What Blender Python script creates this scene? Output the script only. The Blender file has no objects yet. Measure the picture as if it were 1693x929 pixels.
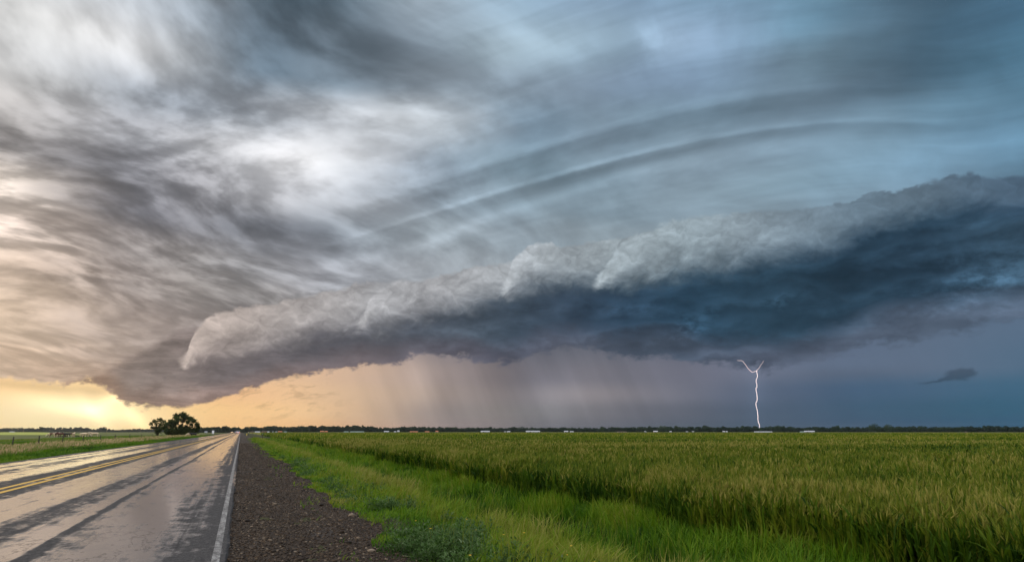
import bpy, bmesh, math, random
import numpy as np
from mathutils import Vector, Matrix, noise as mnoise

D = bpy.data
SC = bpy.context.scene
COL = SC.collection
R = math.radians
random.seed(7)
RNG = np.random.default_rng(7)

# ------------------------------------------------------------------ camera
# world: the road runs along +Y with its surface at z = 0, the camera stands on its right edge
CAM_H = 1.30
YAW = 21.2                      # camera heading, degrees to the right of the road
PITCH = 12.43
cam = D.cameras.new('camera')
cam.sensor_width = 36.0
cam.lens = 36.0 * 1129 / 1693
cam.clip_start = 0.05
cam.clip_end = 30000
camo = D.objects.new('camera', cam)
COL.objects.link(camo)
camo.location = (0, 0, CAM_H)
camo.rotation_euler = (R(90 + PITCH), 0, R(-YAW))
SC.camera = camo

# ------------------------------------------------------------------ view, sampling
SC.render.engine = 'CYCLES'
SC.view_settings.view_transform = 'Standard'
SC.view_settings.look = 'None'
SC.view_settings.exposure = 0.0
SC.view_settings.gamma = 1.0
SC.view_settings.use_curve_mapping = False
SC.cycles.max_bounces = 4
SC.cycles.diffuse_bounces = 2
SC.cycles.glossy_bounces = 3
SC.cycles.transparent_max_bounces = 6
SC.cycles.use_adaptive_sampling = True
SC.cycles.adaptive_threshold = 0.02
SC.cycles.use_denoising = True
SC.cycles.denoiser = 'OPENIMAGEDENOISE'
SC.cycles.denoising_input_passes = 'RGB_ALBEDO_NORMAL'
SC.cycles.denoising_prefilter = 'ACCURATE'
SC.cycles.sample_clamp_indirect = 6.0


def lin(c):
    """sRGB 0-255 -> linear"""
    out = []
    for v in c:
        v = v / 255.0
        out.append(v / 12.92 if v <= 0.04045 else ((v + 0.055) / 1.055) ** 2.4)
    return out


# ------------------------------------------------------------------ node expressions
class G:
    """writes arithmetic as shader nodes"""
    def __init__(self, tree):
        self.t = tree

    def node(self, kind, **kw):
        n = self.t.nodes.new(kind)
        for k, v in kw.items():
            setattr(n, k, v)
        return n

    def put(self, sock, v):
        if isinstance(v, S):
            self.t.links.new(v.s, sock)
        elif isinstance(v, bpy.types.NodeSocket):
            self.t.links.new(v, sock)
        else:
            sock.default_value = v

    def m(self, op, a, b=None, c=None, clamp=False):
        n = self.node('ShaderNodeMath', operation=op, use_clamp=clamp)
        self.put(n.inputs[0], a)
        if b is not None:
            self.put(n.inputs[1], b)
        if c is not None:
            self.put(n.inputs[2], c)
        return S(self, n.outputs[0])

    def smooth(self, x, lo, hi, a=0.0, b=1.0):
        n = self.node('ShaderNodeMapRange', interpolation_type='SMOOTHSTEP')
        self.put(n.inputs[0], x)
        for i, v in enumerate((lo, hi, a, b)):
            self.put(n.inputs[i + 1], v)
        return S(self, n.outputs[0])

    def vec(self, x, y, z=0.0):
        n = self.node('ShaderNodeCombineXYZ')
        for i, v in enumerate((x, y, z)):
            self.put(n.inputs[i], v)
        return n.outputs[0]

    def noise(self, v, scale=1.0, detail=4.0, rough=0.5, dist=0.0, lac=2.0, kind='FBM'):
        n = self.node('ShaderNodeTexNoise', noise_type=kind)
        n.normalize = True
        self.put(n.inputs['Vector'], v)
        n.inputs['Scale'].default_value = scale
        n.inputs['Detail'].default_value = detail
        n.inputs['Roughness'].default_value = rough
        n.inputs['Lacunarity'].default_value = lac
        n.inputs['Distortion'].default_value = dist
        return S(self, n.outputs[0])

    def puffs(self, v, scale=1.0, detail=2.0, rough=0.5, lac=2.1, smooth=0.6):
        n = self.node('ShaderNodeTexVoronoi', feature='SMOOTH_F1')
        n.normalize = True
        self.put(n.inputs['Vector'], v)
        n.inputs['Scale'].default_value = scale
        n.inputs['Detail'].default_value = detail
        n.inputs['Roughness'].default_value = rough
        n.inputs['Lacunarity'].default_value = lac
        n.inputs['Smoothness'].default_value = smooth
        return 1.0 - S(self, n.outputs['Distance'])

    def mixc(self, f, a, b, mode='MIX'):
        n = self.node('ShaderNodeMix', data_type='RGBA', blend_type=mode)
        n.clamp_factor = True
        self.put(n.inputs[0], f)
        self.put(n.inputs[6], a)
        self.put(n.inputs[7], b)
        return n.outputs[2]

    def scale_c(self, c, f):
        n = self.node('ShaderNodeVectorMath', operation='SCALE')
        self.put(n.inputs[0], c)
        self.put(n.inputs[3], f)
        return n.outputs[0]

    def ramp(self, f, stops, interp='CARDINAL'):
        """stops: (position 0-1, linear rgb)"""
        n = self.node('ShaderNodeValToRGB')
        cr = n.color_ramp
        cr.interpolation = interp
        while len(cr.elements) > 1:
            cr.elements.remove(cr.elements[-1])
        first = True
        for p, c in stops:
            e = cr.elements[0] if first else cr.elements.new(p)
            e.position = p
            e.color = (c[0], c[1], c[2], 1.0)
            first = False
        self.put(n.inputs[0], f)
        return n.outputs[0]

    def curve(self, x, pts):
        """pts in 0-1 both ways, linear handles when dense"""
        n = self.node('ShaderNodeFloatCurve')
        c = n.mapping.curves[0]
        pts = sorted(pts)
        while len(c.points) > 2:
            c.points.remove(c.points[0])
        c.points[0].location = pts[0]
        c.points[-1].location = pts[-1]
        for p in pts[1:-1]:
            c.points.new(*p)
        n.mapping.use_clip = False
        n.mapping.update()
        self.put(n.inputs[1], x)
        return S(self, n.outputs[0])

    def ledge(self, u, sharp=0.12):
        """overlapping billows: rises slowly to each whole number of u, then drops across a short edge; zero mean"""
        fr = self.m('FRACT', u)
        return fr * self.smooth(fr, 1.0, 1.0 - sharp) - 0.42

    def blob(self, a, e, ca, ce, wa, we, rot=0.0):
        """soft elliptical patch, degrees"""
        cs, sn = math.cos(R(rot)), math.sin(R(rot))
        da, de = a - ca, e - ce
        u = (da * cs + de * sn) * (1.0 / wa)
        v = (de * cs - da * sn) * (1.0 / we)
        return self.m('EXPONENT', (u * u + v * v) * -1.0)


class S:
    def __init__(self, g, s):
        self.g, self.s = g, s
    def __add__(self, o): return self.g.m('ADD', self, o)
    def __radd__(self, o): return self.g.m('ADD', o, self)
    def __sub__(self, o): return self.g.m('SUBTRACT', self, o)
    def __rsub__(self, o): return self.g.m('SUBTRACT', o, self)
    def __mul__(self, o): return self.g.m('MULTIPLY', self, o)
    def __rmul__(self, o): return self.g.m('MULTIPLY', o, self)
    def __truediv__(self, o): return self.g.m('DIVIDE', self, o)
    def __rtruediv__(self, o): return self.g.m('DIVIDE', o, self)


# ------------------------------------------------------------------ sky
def ae(px, py):
    """bearing (relative to the shelf cloud's middle) and elevation, in degrees, of a point surveyed on the photograph"""
    x, yy = (px - 846.5) / 1129.0, (464.5 - py) / 1129.0
    p = R(PITCH)
    fw, up = math.cos(p) - yy * math.sin(p), math.sin(p) + yy * math.cos(p)
    return math.degrees(math.atan2(x, fw)), math.degrees(math.atan2(up, math.hypot(x, fw)))

AZ0, AZ1 = -48.0, 48.0
def an(a):
    return (a - AZ0) / (AZ1 - AZ0)
SUN_EL, SUN_AZ = 26.0, -80.0    # veiled by the broken cloud on the left; bearing relative to the camera heading

def build_sky():
    w = D.worlds.new('World')
    w.use_nodes = True
    w.cycles.sampling_method = 'MANUAL'
    w.cycles.sample_map_resolution = 512
    t = w.node_tree
    t.nodes.clear()
    g = G(t)
    out = g.node('ShaderNodeOutputWorld')
    bg = g.node('ShaderNodeBackground')
    t.links.new(bg.outputs[0], out.inputs[0])

    tc = g.node('ShaderNodeTexCoord')
    rot = g.node('ShaderNodeVectorRotate', rotation_type='Z_AXIS')
    t.links.new(tc.outputs['Generated'], rot.inputs['Vector'])
    rot.inputs['Angle'].default_value = R(YAW)          # heading -> +Y
    sep = g.node('ShaderNodeSeparateXYZ')
    t.links.new(rot.outputs[0], sep.inputs[0])
    X, Y, Z = (S(g, sep.outputs[i]) for i in range(3))
    A = g.m('ARCTAN2', X, Y) * (180 / math.pi)
    E = g.m('ARCSINE', Z) * (180 / math.pi)

    def azramp(f, stops):
        return g.ramp(f, [(an(a), lin(c)) for a, c in stops], 'CARDINAL')

    def pxramp(f, y, stops):
        return g.ramp(f, [(an(ae(x, y)[0]), lin(c)) for x, c in stops], 'CARDINAL')

    def nrm(a):
        return g.m('MULTIPLY_ADD', a, 1 / (AZ1 - AZ0), -AZ0 / (AZ1 - AZ0), clamp=True)

    def edge(a, pts):
        """elevation curve over bearing through points surveyed on the photograph"""
        q = [ae(*p) for p in pts]
        return g.curve(nrm(a), [(an(p[0]), p[1] / 40.0) for p in q]) * 40.0

    def grid(a, e, rows, azs):
        f = nrm(a)
        c = None
        for i, (el, cols) in enumerate(rows):
            r = azramp(f, list(zip(azs, cols)))
            if c is None:
                c = r
            else:
                c = g.mixc(g.smooth(e, rows[i - 1][0], el), c, r)
        return c

    AZS = [-40, -32, -24, -16, -8, 0, 8, 16, 24, 32, 40]

    # ---- cloud deck: flat noise in the plane of the cloud base, streaked by the upper wind
    den = Z + 0.16
    sd = R(20.0)
    PX, PY = X / den, Y / den
    along = PX * math.sin(sd) + PY * math.cos(sd)
    across = PX * math.cos(sd) - PY * math.sin(sd)
    w1 = g.noise(g.vec(PX, PY, 3.0), 0.9, 1, 0.4)
    w2 = g.noise(g.vec(PX, PY, 9.0), 1.0, 1, 0.4)
    al = along + (w1 - 0.5) * 1.1
    ac = across + (w2 - 0.5) * 0.7
    s1 = g.noise(g.vec(al * 0.95, ac * 1.35, 0.0), 1.7, 5, 0.52)
    s2 = g.noise(g.vec(al * 0.95, ac * 1.3, 5.0), 4.0, 5, 0.54)
    s3 = g.noise(g.vec(al * 1.0, ac * 1.3, 8.0), 9.0, 3, 0.5)

    Aw = A + (w1 - 0.5) * 5.0 + (s2 - 0.5) * 5.0
    Ew = E + (w2 - 0.5) * 4.0 + (s1 - 0.5) * 3.0
    deck = grid(Aw, Ew, [
        (1.0,  [(205,178,150),(190,165,142),(150,130,120),(140,130,125),(145,145,148),(140,150,158),(130,150,162),(120,140,155),(110,132,150),(95,120,140),(80,110,135)]),
        (4.0,  [(205,180,155),(188,163,143),(140,126,118),(145,135,130),(148,148,150),(142,152,160),(132,150,162),(122,142,156),(110,132,150),(95,120,140),(80,110,135)]),
        (7.0,  [(228,202,174),(182,164,150),(142,133,130),(146,140,139),(150,150,152),(145,154,162),(135,152,164),(125,144,158),(115,136,152),(98,123,142),(82,112,137)]),
        (10.0, [(226,202,180),(172,158,149),(152,146,143),(152,150,151),(154,157,162),(148,158,166),(140,155,166),(130,148,161),(118,140,156),(100,125,145),(84,115,138)]),
        (13.0, [(224,206,192),(164,154,149),(152,149,149),(150,152,158),(160,166,173),(150,160,168),(145,158,168),(138,154,165),(125,146,161),(104,130,148),(86,118,140)]),
        (16.0, [(230,216,203),(138,134,135),(130,131,137),(138,144,153),(160,171,180),(145,158,168),(144,159,169),(138,154,165),(126,147,162),(110,136,155),(90,124,147)]),
        (19.0, [(165,160,158),(132,132,137),(172,172,177),(192,195,201),(152,163,174),(140,158,171),(130,149,162),(136,156,170),(131,157,174),(124,158,182),(105,146,174)]),
        (22.0, [(204,200,198),(164,165,170),(200,201,205),(226,227,230),(163,174,186),(126,146,160),(124,144,158),(130,150,165),(134,160,179),(116,147,168),(95,136,162)]),
        (25.0, [(214,214,214),(160,165,172),(154,161,170),(190,195,202),(196,203,210),(135,154,170),(121,141,157),(115,138,155),(108,130,147),(86,112,131),(80,118,142)]),
        (28.0, [(212,212,211),(204,205,207),(125,138,150),(112,127,140),(136,149,161),(138,155,170),(129,149,169),(131,156,181),(115,140,158),(86,114,134),(76,111,136)]),
        (31.0, [(206,209,212),(184,190,197),(115,128,140),(110,125,138),(134,149,162),(158,178,192),(150,175,195),(140,165,190),(112,145,168),(88,117,138),(80,115,140)]),
        (35.0, [(200,206,212),(180,188,195),(110,126,138),(104,122,136),(150,165,178),(150,175,195),(136,162,187),(126,156,181),(110,145,170),(92,122,142),(80,118,145)]),
        (60.0, [(200,206,214)]*11),
    ], AZS)
    # strength of the streaks: strong in the broken left, faint in the smooth right
    con = g.smooth(A, -26.0, 8.0, 1.12, 0.24) * g.smooth(E, 3.0, 12.0, 0.45, 1.0)
    s2c = g.smooth(s2 + (s3 - 0.5) * 0.25, 0.34, 0.66) - 0.5
    n = (s1 - 0.5) * 1.9 + s2c * 0.92 + (s3 - 0.5) * 0.75 + g.ledge(s1 * 4.2 + s2 * 1.5 + s3 * 0.4 + ac * 0.9, 0.35) * 0.20
    expo = n * con
    gap = g.smooth(s2 * 0.6 + s1 * 0.4 + (s3 - 0.5) * 0.3, 0.40, 0.58, 0.1, 1.5)
    # named gaps and dark rolls of the broken deck, laid in degrees
    def B(px, py, wa, we, rot, k, e=E, a=A):
        c = ae(px, py)
        return g.blob(a, e, c[0], c[1], wa, we, rot) * k
    Ab = A + (w2 - 0.5) * 5.0 + (s2 - 0.5) * 3.0
    Eb = E + (w1 - 0.5) * 3.0 + (s1 - 0.5) * 3.0
    for b in [(20, 60, 5, 1.4, -32, 0.42), (175, 55, 4.5, 1.1, -30, 0.45), (470, 225, 5.0, 1.1, -24, 0.22), (500, 262, 6, 1.4, -8, 0.2), (620, 215, 3, 0.9, -28, 0.2),
              (640, 150, 3, 1.2, -25, -0.25), (560, 60, 7, 3, -10, -0.35), (700, 190, 3.2, 0.7, -35, 0.35), (610, 190, 4, 0.6, -28, 0.2),
              (10, 345, 2.6, 1.9, -40, 1.3), (60, 400, 3.5, 0.5, -50, 0.35), (110, 420, 4.0, 0.4, -45, 0.25), (110, 130, 6, 1.2, -20, -0.35), (160, 300, 6, 1.3, -20, -0.3), (420, 330, 8, 1.3, -12, -0.3),
              (480, 390, 7, 1.2, -5, -0.3), (880, 70, 3.5, 0.9, -22, 0.22), (1065, 82, 2.0, 1.5, 0, 0.35), (1560, 90, 7, 4, 20, -0.3),
              (60, 575, 6, 0.35, 4, 0.3), (300, 250, 8, 1.6, -25, 0.2), (240, 180, 5, 1.0, -15, -0.3), (380, 170, 4, 0.8, -20, -0.2)]:
        k = B(*b, e=Eb, a=Ab)
        expo = expo + (k * gap if b[5] > 0 else k)

    # ---- smooth laminar bands arching over the shelf cloud on the right
    Al = A + (w2 - 0.5) * 1.6
    El = E + (w1 - 0.5) * 0.9 + (s3 - 0.5) * 0.22
    arc = edge(Al, [(500, 420), (640, 372), (760, 335), (880, 300), (1000, 268), (1100, 245), (1200, 225), (1300, 210), (1400, 202), (1500, 203), (1600, 205), (1693, 188), (1800, 160)])
    d = El - arc        # degrees above the bright crease
    bn = g.noise(g.vec(A * 0.045 + (w1 - 0.5) * 0.8, d * 0.34 + (w2 - 0.5) * 1.0, 21.0), 1.0, 4, 0.55)
    bn2 = g.noise(g.vec(A * 0.09, d * 0.9 + (w2 - 0.5) * 1.5, 25.0), 1.0, 3, 0.5)
    expo = expo + ((bn - 0.5) * 1.1 + g.ledge(bn * 4.0 + d * 0.18, 0.35) * 0.14 + (bn2 - 0.5) * 0.14) * g.smooth(A, -18.0, 2.0) * g.smooth(E, 8.0, 14.0)
    bands = g.curve(g.m('MULTIPLY_ADD', d, 1 / 16.0, 0.5, clamp=True), [(0.5 + a / 16.0, v) for a, v in (
        (-8, .50), (-4, .50), (-2.4, .49), (-1.3, .50), (-0.8, .45), (-0.4, .41), (-0.12, .50), (0.08, .59), (0.35, .52), (0.9, .44), (1.6, .39),
        (2.1, .41), (2.5, .52), (2.8, .55), (3.4, .50), (4.6, .47), (6, .5), (8, .50))]) - 0.5
    bm = g.smooth(A, -20.0, -2.0) * g.smooth(A, 38.0, 22.0, 0.15, 1.0) * g.smooth(s1, 0.25, 0.6, 0.6, 1.1)
    expo = expo + bands * bm * 3.2 * g.smooth(bn2, 0.3, 0.6, 0.6, 1.2)
    arc2 = edge(Al, [(420, 475), (500, 452), (600, 425), (700, 402), (780, 368), (900, 330), (1000, 300), (1100, 276), (1206, 252), (1300, 238), (1400, 226), (1500, 226), (1693, 215), (1800, 205)])
    d2 = El - arc2
    expo = expo + (g.m('EXPONENT', d2 * d2 * -3.5) * 0.34 - g.m('EXPONENT', (d2 - 0.8) * (d2 - 0.8) * -2.0) * 0.2) * g.smooth(A, -24, -12) * g.smooth(A, 26.0, 8.0)

    deck = g.scale_c(deck, g.m('POWER', 2.0, expo))
    # thin bright cloud saturates instead of growing ever brighter
    sl = g.node('ShaderNodeSeparateXYZ')
    g.put(sl.inputs[0], deck)
    deck = g.scale_c(deck, 1.0 / (1.0 + g.m('MAXIMUM', S(g, sl.outputs[1]) - 0.5, 0.0) * 0.62))

    # ---- base of the storm: dark ragged underside
    c1 = g.noise(g.vec(A * 0.55, E * 1.3, 1.0), 0.16, 5, 0.5, 0.2)
    c2 = g.noise(g.vec(A * 0.7, E * 1.5, 4.0), 0.42, 6, 0.57, 0.25)
    fb0 = g.noise(g.vec(A * 0.8, E * 1.3, 14.0), 1.5, 5, 0.6)
    lo = g.vec(A * 0.7 + 0.5, E * 1.5 - 1.1, 4.0)
    c2b = g.noise(lo, 0.42, 4, 0.45, 0.25)
    rag = (c1 - 0.5) * 2.2 + (c2 - 0.5) * 1.3
    btop = edge(A + (c2 - 0.5) * 2.0, [(-160, 700), (60, 655), (110, 632), (140, 618), (200, 592), (260, 564), (310, 542), (400, 545), (500, 530), (640, 505), (850, 460), (1100, 430), (1300, 400), (1500, 360), (1693, 325), (1850, 310)])
    bbot = edge(A, [(-160, 618), (0, 627), (100, 634), (150, 630), (176, 640), (196, 655), (204, 667), (225, 671), (320, 669), (400, 648), (480, 624), (560, 611), (640, 598), (760, 590), (820, 600), (900, 582), (960, 577), (1020, 588), (1100, 586), (1180, 603), (1240, 612), (1290, 608), (1340, 594), (1420, 572), (1520, 560), (1693, 532), (1850, 500)])
    hb = g.m('DIVIDE', E - bbot, 2.0 + (btop - bbot) * 0.6, clamp=True)
    hbn = hb + rag * 0.22
    f = nrm(A + (c1 - 0.5) * 3)
    btc = pxramp(f, 520, [(60,(190,162,142)),(200,(152,136,126)),(350,(124,114,112)),(500,(100,97,102)),(650,(84,89,99)),(800,(70,82,95)),(950,(55,72,90)),(1100,(45,69,89)),(1250,(44,68,86)),(1400,(43,66,84)),(1550,(46,69,88)),(1693,(54,78,97))])
    bbc = pxramp(f, 600, [(60,(200,165,138)),(200,(156,132,116)),(350,(138,118,110)),(500,(122,109,109)),(650,(104,99,106)),(800,(92,93,106)),(950,(80,87,102)),(1100,(74,86,103)),(1250,(82,92,110)),(1400,(86,98,117)),(1550,(88,103,123)),(1693,(90,106,127))])
    base = g.mixc(g.smooth(hbn, 0.05, 0.42), bbc, btc)
    rel = (c2 - c2b) * g.smooth(A, -30, 25, 1.3, 1.8) + g.ledge(E * 0.42 + c1 * 2.6 + c2 * 1.6 + fb0 * 0.3, 0.38) * 0.50 + g.ledge(E * 0.8 - A * 0.05 + c1 * 2.0 + c2 * 2.6 + fb0 * 0.5, 0.4) * g.smooth(A, -8, 20, 0.12, 0.24) + (fb0 - 0.5) * 0.35
    be = rel + (c1 - 0.5) * 1.1
    for b in [(1430, 470, 5, 1.0, 8, -0.45), (1640, 455, 4, 1.5, 12, 0.75), (1150, 532, 2.2, 0.7, 25, 0.8), (1290, 498, 1.3, 0.6, 20, 0.75), (1060, 505, 3.0, 0.5, 8, 0.3), (800, 540, 4, 0.5, 6, 0.25), (1320, 430, 8, 1.6, 12, -0.2),
              (1560, 445, 1.8, 1.0, 0, -0.3), (950, 560, 5, 0.7, 3, 0.15), (300, 655, 5, 0.6, 0, -0.15), (230, 640, 4, 0.5, -4, 0.12), (420, 600, 7, .5, 3, -0.2)]:
        kb = B(*b, e=E + (c2 - 0.5) * 2.2 + (fb0 - 0.5) * 1.0, a=A + (c1 - 0.5) * 4 + (fb0 - 0.5) * 3.0)
        be = be + (kb * g.smooth(fb0 * 0.6 + c2 * 0.4, 0.38, 0.62, 0.2, 1.5) if b[5] > 0.2 else kb)
    lay = g.noise(g.vec(A * 0.22 + E * 0.1, E * 1.1, 11.0), 0.9, 5, 0.55, 0.3)
    be = be + (lay - 0.5) * g.smooth(A, -12, -24, 0.25, 1.3) + g.ledge(E * 0.55 + lay * 3.2 + fb0 * 0.7 + c2 * 1.2, 0.2) * g.smooth(A, -10, -22, 0.0, 0.42)
    base = g.scale_c(base, g.m('POWER', 2.0, be))

    # ---- shelf roll: puffed lobes leaning up to the right
    U = A * 0.80 - E * 0.62
    V = A * 0.42 + E * 1.10
    fw = g.noise(g.vec(U, V, 6.0), 0.35, 3, 0.5)
    U = U + (fw - 0.5) * 2.6
    q0 = g.puffs(g.vec(U, V * 0.6, 3.0), 0.15, 0, 0.5, 2.2, 0.7)
    q0b = g.puffs(g.vec(U + 1.0, V * 0.6 - 1.0, 3.0), 0.15, 0, 0.5, 2.2, 0.7)
    p1 = g.puffs(g.vec(U, V * 0.75, 0.0), 0.40, 3, 0.5, 2.2, 0.5)
    p1b = g.puffs(g.vec(U + 0.45, V * 0.75 - 0.55, 0.0), 0.40, 2, 0.45, 2.2, 0.7)
    p2 = g.puffs(g.vec(U, V * 0.85, 5.0), 1.25, 2, 0.5, 2.2, 0.4)
    p2b = g.puffs(g.vec(U + 0.14, V * 0.85 - 0.18, 5.0), 1.25, 2, 0.5, 2.2, 0.4)
    fb = g.noise(g.vec(U, V, 2.0), 0.8, 6, 0.58, 0.2)
    fbb = g.noise(g.vec(U + 0.3, V - 0.3, 2.0), 0.8, 4, 0.55, 0.2)
    f = nrm(A)
    rhi = pxramp(f, 450, [(320,(172,158,150)),(450,(176,167,163)),(600,(168,167,169)),(750,(168,170,174)),(900,(162,170,176)),(1100,(150,164,172)),(1250,(138,154,165)),(1400,(112,132,147)),(1550,(96,116,132)),(1693,(80,102,122))])
    rlo = pxramp(f, 480, [(320,(116,106,104)),(450,(112,107,109)),(600,(104,105,111)),(750,(94,101,110)),(900,(82,95,107)),(1100,(74,93,107)),(1250,(54,76,93)),(1400,(46,70,90)),(1550,(44,70,90)),(1693,(45,71,93))])
    swell = (q0 - 0.55) * 1.9 + (p1 - 0.62) * 2.0 + (p2 - 0.62) * 0.9 + (fb - 0.5) * 0.8
    bill = g.ledge(V * 0.30 + p1 * 3.0 + fb * 0.35 + p2 * 0.6, 0.16) * 0.46 + g.ledge(V * 0.5 + U * 0.2 + p2 * 3.0 + p1 * 1.0 + fb * 0.4, 0.22) * 0.24
    relief = (bill * 0.85 - 0.10 + (q0 - q0b) * 1.7 + (p1 - p1b) * 1.1 + (p2 - p2b) * 0.8 + (fb - fbb) * 0.35 + (p1 - 0.62) * 0.6) * g.smooth(A, 10, 30, 1.0, 0.65)

    def lobe(under_it, tip, top, bot, fade):
        """one lobe of the shelf: its rounded tip at the left, running on to the right"""
        rt, rb = edge(A, top), edge(A, bot)
        m = g.smooth(rt - E + swell, -0.02, g.smooth(c1 * 0.6 + q0 * 0.4, 0.45, 0.65, 0.18, 0.42))
        h = (E + (p1 - 0.6) * 2.0 + (fb - 0.5) * 1.6 - rb) / (rt - rb + 0.4)
        m = m * g.smooth(h, -0.18, 0.28)
        ta = ae(tip[0], tip[1])[0]
        m = m * g.smooth(A + swell * 0.8, ta, ta + 0.9)
        if fade:
            m = m * g.smooth(A, ae(fade, 450)[0], ae(fade - 90, 450)[0])
        c = g.mixc(g.smooth(h, -0.1, 0.78), rlo, rhi)
        near = g.smooth(A, ta + 0.3, ta + 5.0, 0.28, 0.0)      # the tips catch more of the bright sky on the left
        c = g.scale_c(c, g.m('POWER', 2.0, relief + near * g.smooth(h, 0.2, 0.8)))
        return g.mixc(m, under_it, c)

    def shelf(c):
        c = lobe(c, (308, 590), [(280, 610), (306, 600), (314, 578), (332, 550), (370, 529), (440, 516), (500, 500), (560, 488), (605, 477), (640, 476), (700, 478), (800, 480)],
                 [(280, 612), (310, 606), (400, 588), (450, 576), (550, 558), (620, 552), (700, 548), (800, 540)], 690)
        c = lobe(c, (600, 530), [(580, 545), (600, 532), (612, 508), (630, 490), (655, 478), (700, 465), (760, 455), (800, 450), (850, 447), (900, 444), (1000, 440)],
                 [(580, 552), (605, 548), (650, 540), (700, 529), (800, 508), (870, 494), (950, 488), (1000, 480)], 930)
        c = lobe(c, (836, 475), [(820, 492), (838, 470), (850, 440), (868, 422), (890, 413), (920, 411), (965, 406), (1000, 403), (1060, 398), (1120, 396), (1200, 390)],
                 [(820, 500), (845, 490), (900, 476), (960, 481), (1050, 474), (1120, 468), (1200, 460)], 1130)
        c = lobe(c, (985, 470), [(970, 480), (990, 462), (1010, 440), (1030, 415), (1060, 398), (1100, 384), (1150, 374), (1200, 367), (1300, 357), (1370, 351), (1440, 333), (1500, 318), (1560, 306), (1600, 303), (1640, 306), (1693, 309), (1850, 300)],
                 [(970, 488), (990, 482), (1050, 474), (1150, 458), (1250, 449), (1350, 429), (1450, 393), (1550, 367), (1693, 346), (1850, 330)], None)
        return c

    # ---- under the base: rain curtains on the right, clear glowing strip on the left
    st = g.noise(g.vec(A + E * 0.45, E * 0.06, 0.0), 0.40, 3, 0.5, 0.2)
    st2 = g.noise(g.vec(A + E * 0.4, E * 0.05, 4.0), 2.2, 4, 0.6, 0.1)
    Ah = A + (c1 - 0.5) * 2.0
    Eh = E + (c1 - 0.5) * 0.8
    under = grid(Ah, Eh, [
        (0.0, [(250,212,155),(255,232,176),(252,206,142),(236,186,133),(172,148,136),(120,114,116),(94,97,107),(72,86,102),(62,84,108),(46,82,110),(40,88,118)]),
        (1.5, [(252,216,162),(255,237,188),(250,208,148),(236,196,150),(168,150,138),(126,122,122),(110,110,117),(88,97,112),(70,92,114),(58,92,115),(54,97,122)]),
        (3.0, [(248,206,152),(253,217,162),(244,196,145),(230,192,152),(178,158,144),(130,124,126),(130,126,131),(104,110,126),(76,96,120),(70,99,124),(62,102,127)]),
        (4.5, [(232,196,156),(238,200,154),(230,192,150),(222,186,153),(176,157,147),(120,115,120),(114,113,122),(108,112,128),(98,111,132),(92,110,132),(80,108,132)]),
        (7.5, [(210,180,152),(216,180,146),(205,170,140),(190,162,142),(140,130,130),(105,105,113),(97,102,115),(94,102,120),(92,105,127),(93,110,132),(88,110,134)]),
    ], AZS)
    rainm = g.smooth(A, -15, -9) * g.smooth(A, 16, 8, 0.25, 1.0)
    ue = ((st - 0.5) * 0.8 + (st2 - 0.5) * 0.12) * rainm
    for b in [(930, 650, 2.4, 2.4, -10, 0.48), (860, 690, 1.2, 1.8, -12, 0.1), (820, 620, 3, 1.6, 0, -0.12), (690, 640, 1.2, 3, -12, 0.12), (740, 640, 1.0, 3, -12, -0.1),
              (140, 676, 4.2, 0.6, -10, 0.5), (90, 641, 6, 0.3, -3, -0.28), (300, 648, 2.5, 0.3, 4, -0.12), (195, 655, 1.6, 0.6, 30, 0.6), (228, 690, 3.0, 0.45, -48, 0.35), (165, 690, 3, 0.4, -45, 0.22), (1400, 618, 4, 0.5, 0, -0.2), (1250, 600, 3.5, 1.0, 0, 0.15), (1251, 655, 0.7, 3.2, 0, 0.16)]:
        ue = ue + B(*b, a=A + (c1 - 0.5) * 1.0, e=E + (c2 - 0.5) * 0.3)
    # torn scraps of cloud in the glow and the little dark cloud on the right
    sc1 = g.noise(g.vec(A * 0.6, E * 1.6 - A * 0.25, 7.0), 0.9, 5, 0.6, 0.4)
    scr = g.smooth(sc1, 0.5, 0.68) * g.smooth(A, -27, -23) * g.smooth(A, -12, -17) * g.smooth(E, 0.6, 1.5)
    ue = ue - scr * 0.38
    dc = ae(1590, 620)
    Ad, Ed = A + (c2 - 0.5) * 1.6 + (fb0 - 0.5) * 1.2, E + (fb - 0.5) * 0.7 + (fb0 - 0.5) * 0.5
    dk = g.smooth(g.blob(Ad, Ed, dc[0], dc[1], 1.0, 0.42, 6) * 1.1 + g.blob(Ad, Ed, dc[0] - 1.6, dc[1] - 0.35, 1.8, 0.13, 10) * 0.7, 0.25, 0.8)
    ue = ue - dk * 0.65
    under = g.scale_c(under, g.m('POWER', 2.0, ue))

    # ---- layering
    soft = g.smooth(A, -24, 14, 0.24, 0.42)
    bm_top = g.smooth(btop - E + (fb - 0.5) * 1.2 + (c2 - 0.5) * 1.0, -0.15, g.smooth(A, -30, -20, 0.9, 0.35))
    col = g.mixc(bm_top, deck, base)
    col = shelf(col)
    bl = E - bbot + (c2 - 0.5) * g.smooth(A, -22, -8, 1.5, 2.1) + (fb0 - 0.5) * g.smooth(A, -26, -10, 1.3, 1.5)
    col = g.mixc(g.smooth(bl, soft * -0.8, soft), under, col)

    # ---- unseen sky behind and overhead, made extra bright to light the ground
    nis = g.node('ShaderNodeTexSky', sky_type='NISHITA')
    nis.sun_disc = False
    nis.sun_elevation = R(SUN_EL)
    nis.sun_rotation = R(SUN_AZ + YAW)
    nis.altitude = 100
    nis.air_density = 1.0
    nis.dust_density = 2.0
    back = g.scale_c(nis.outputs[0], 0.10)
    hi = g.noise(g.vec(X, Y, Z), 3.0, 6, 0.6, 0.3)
    back = g.mixc(g.smooth(hi, 0.35, 0.6, 0.35, 1.0), back, (0.86, 0.87, 0.90, 1))
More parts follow.
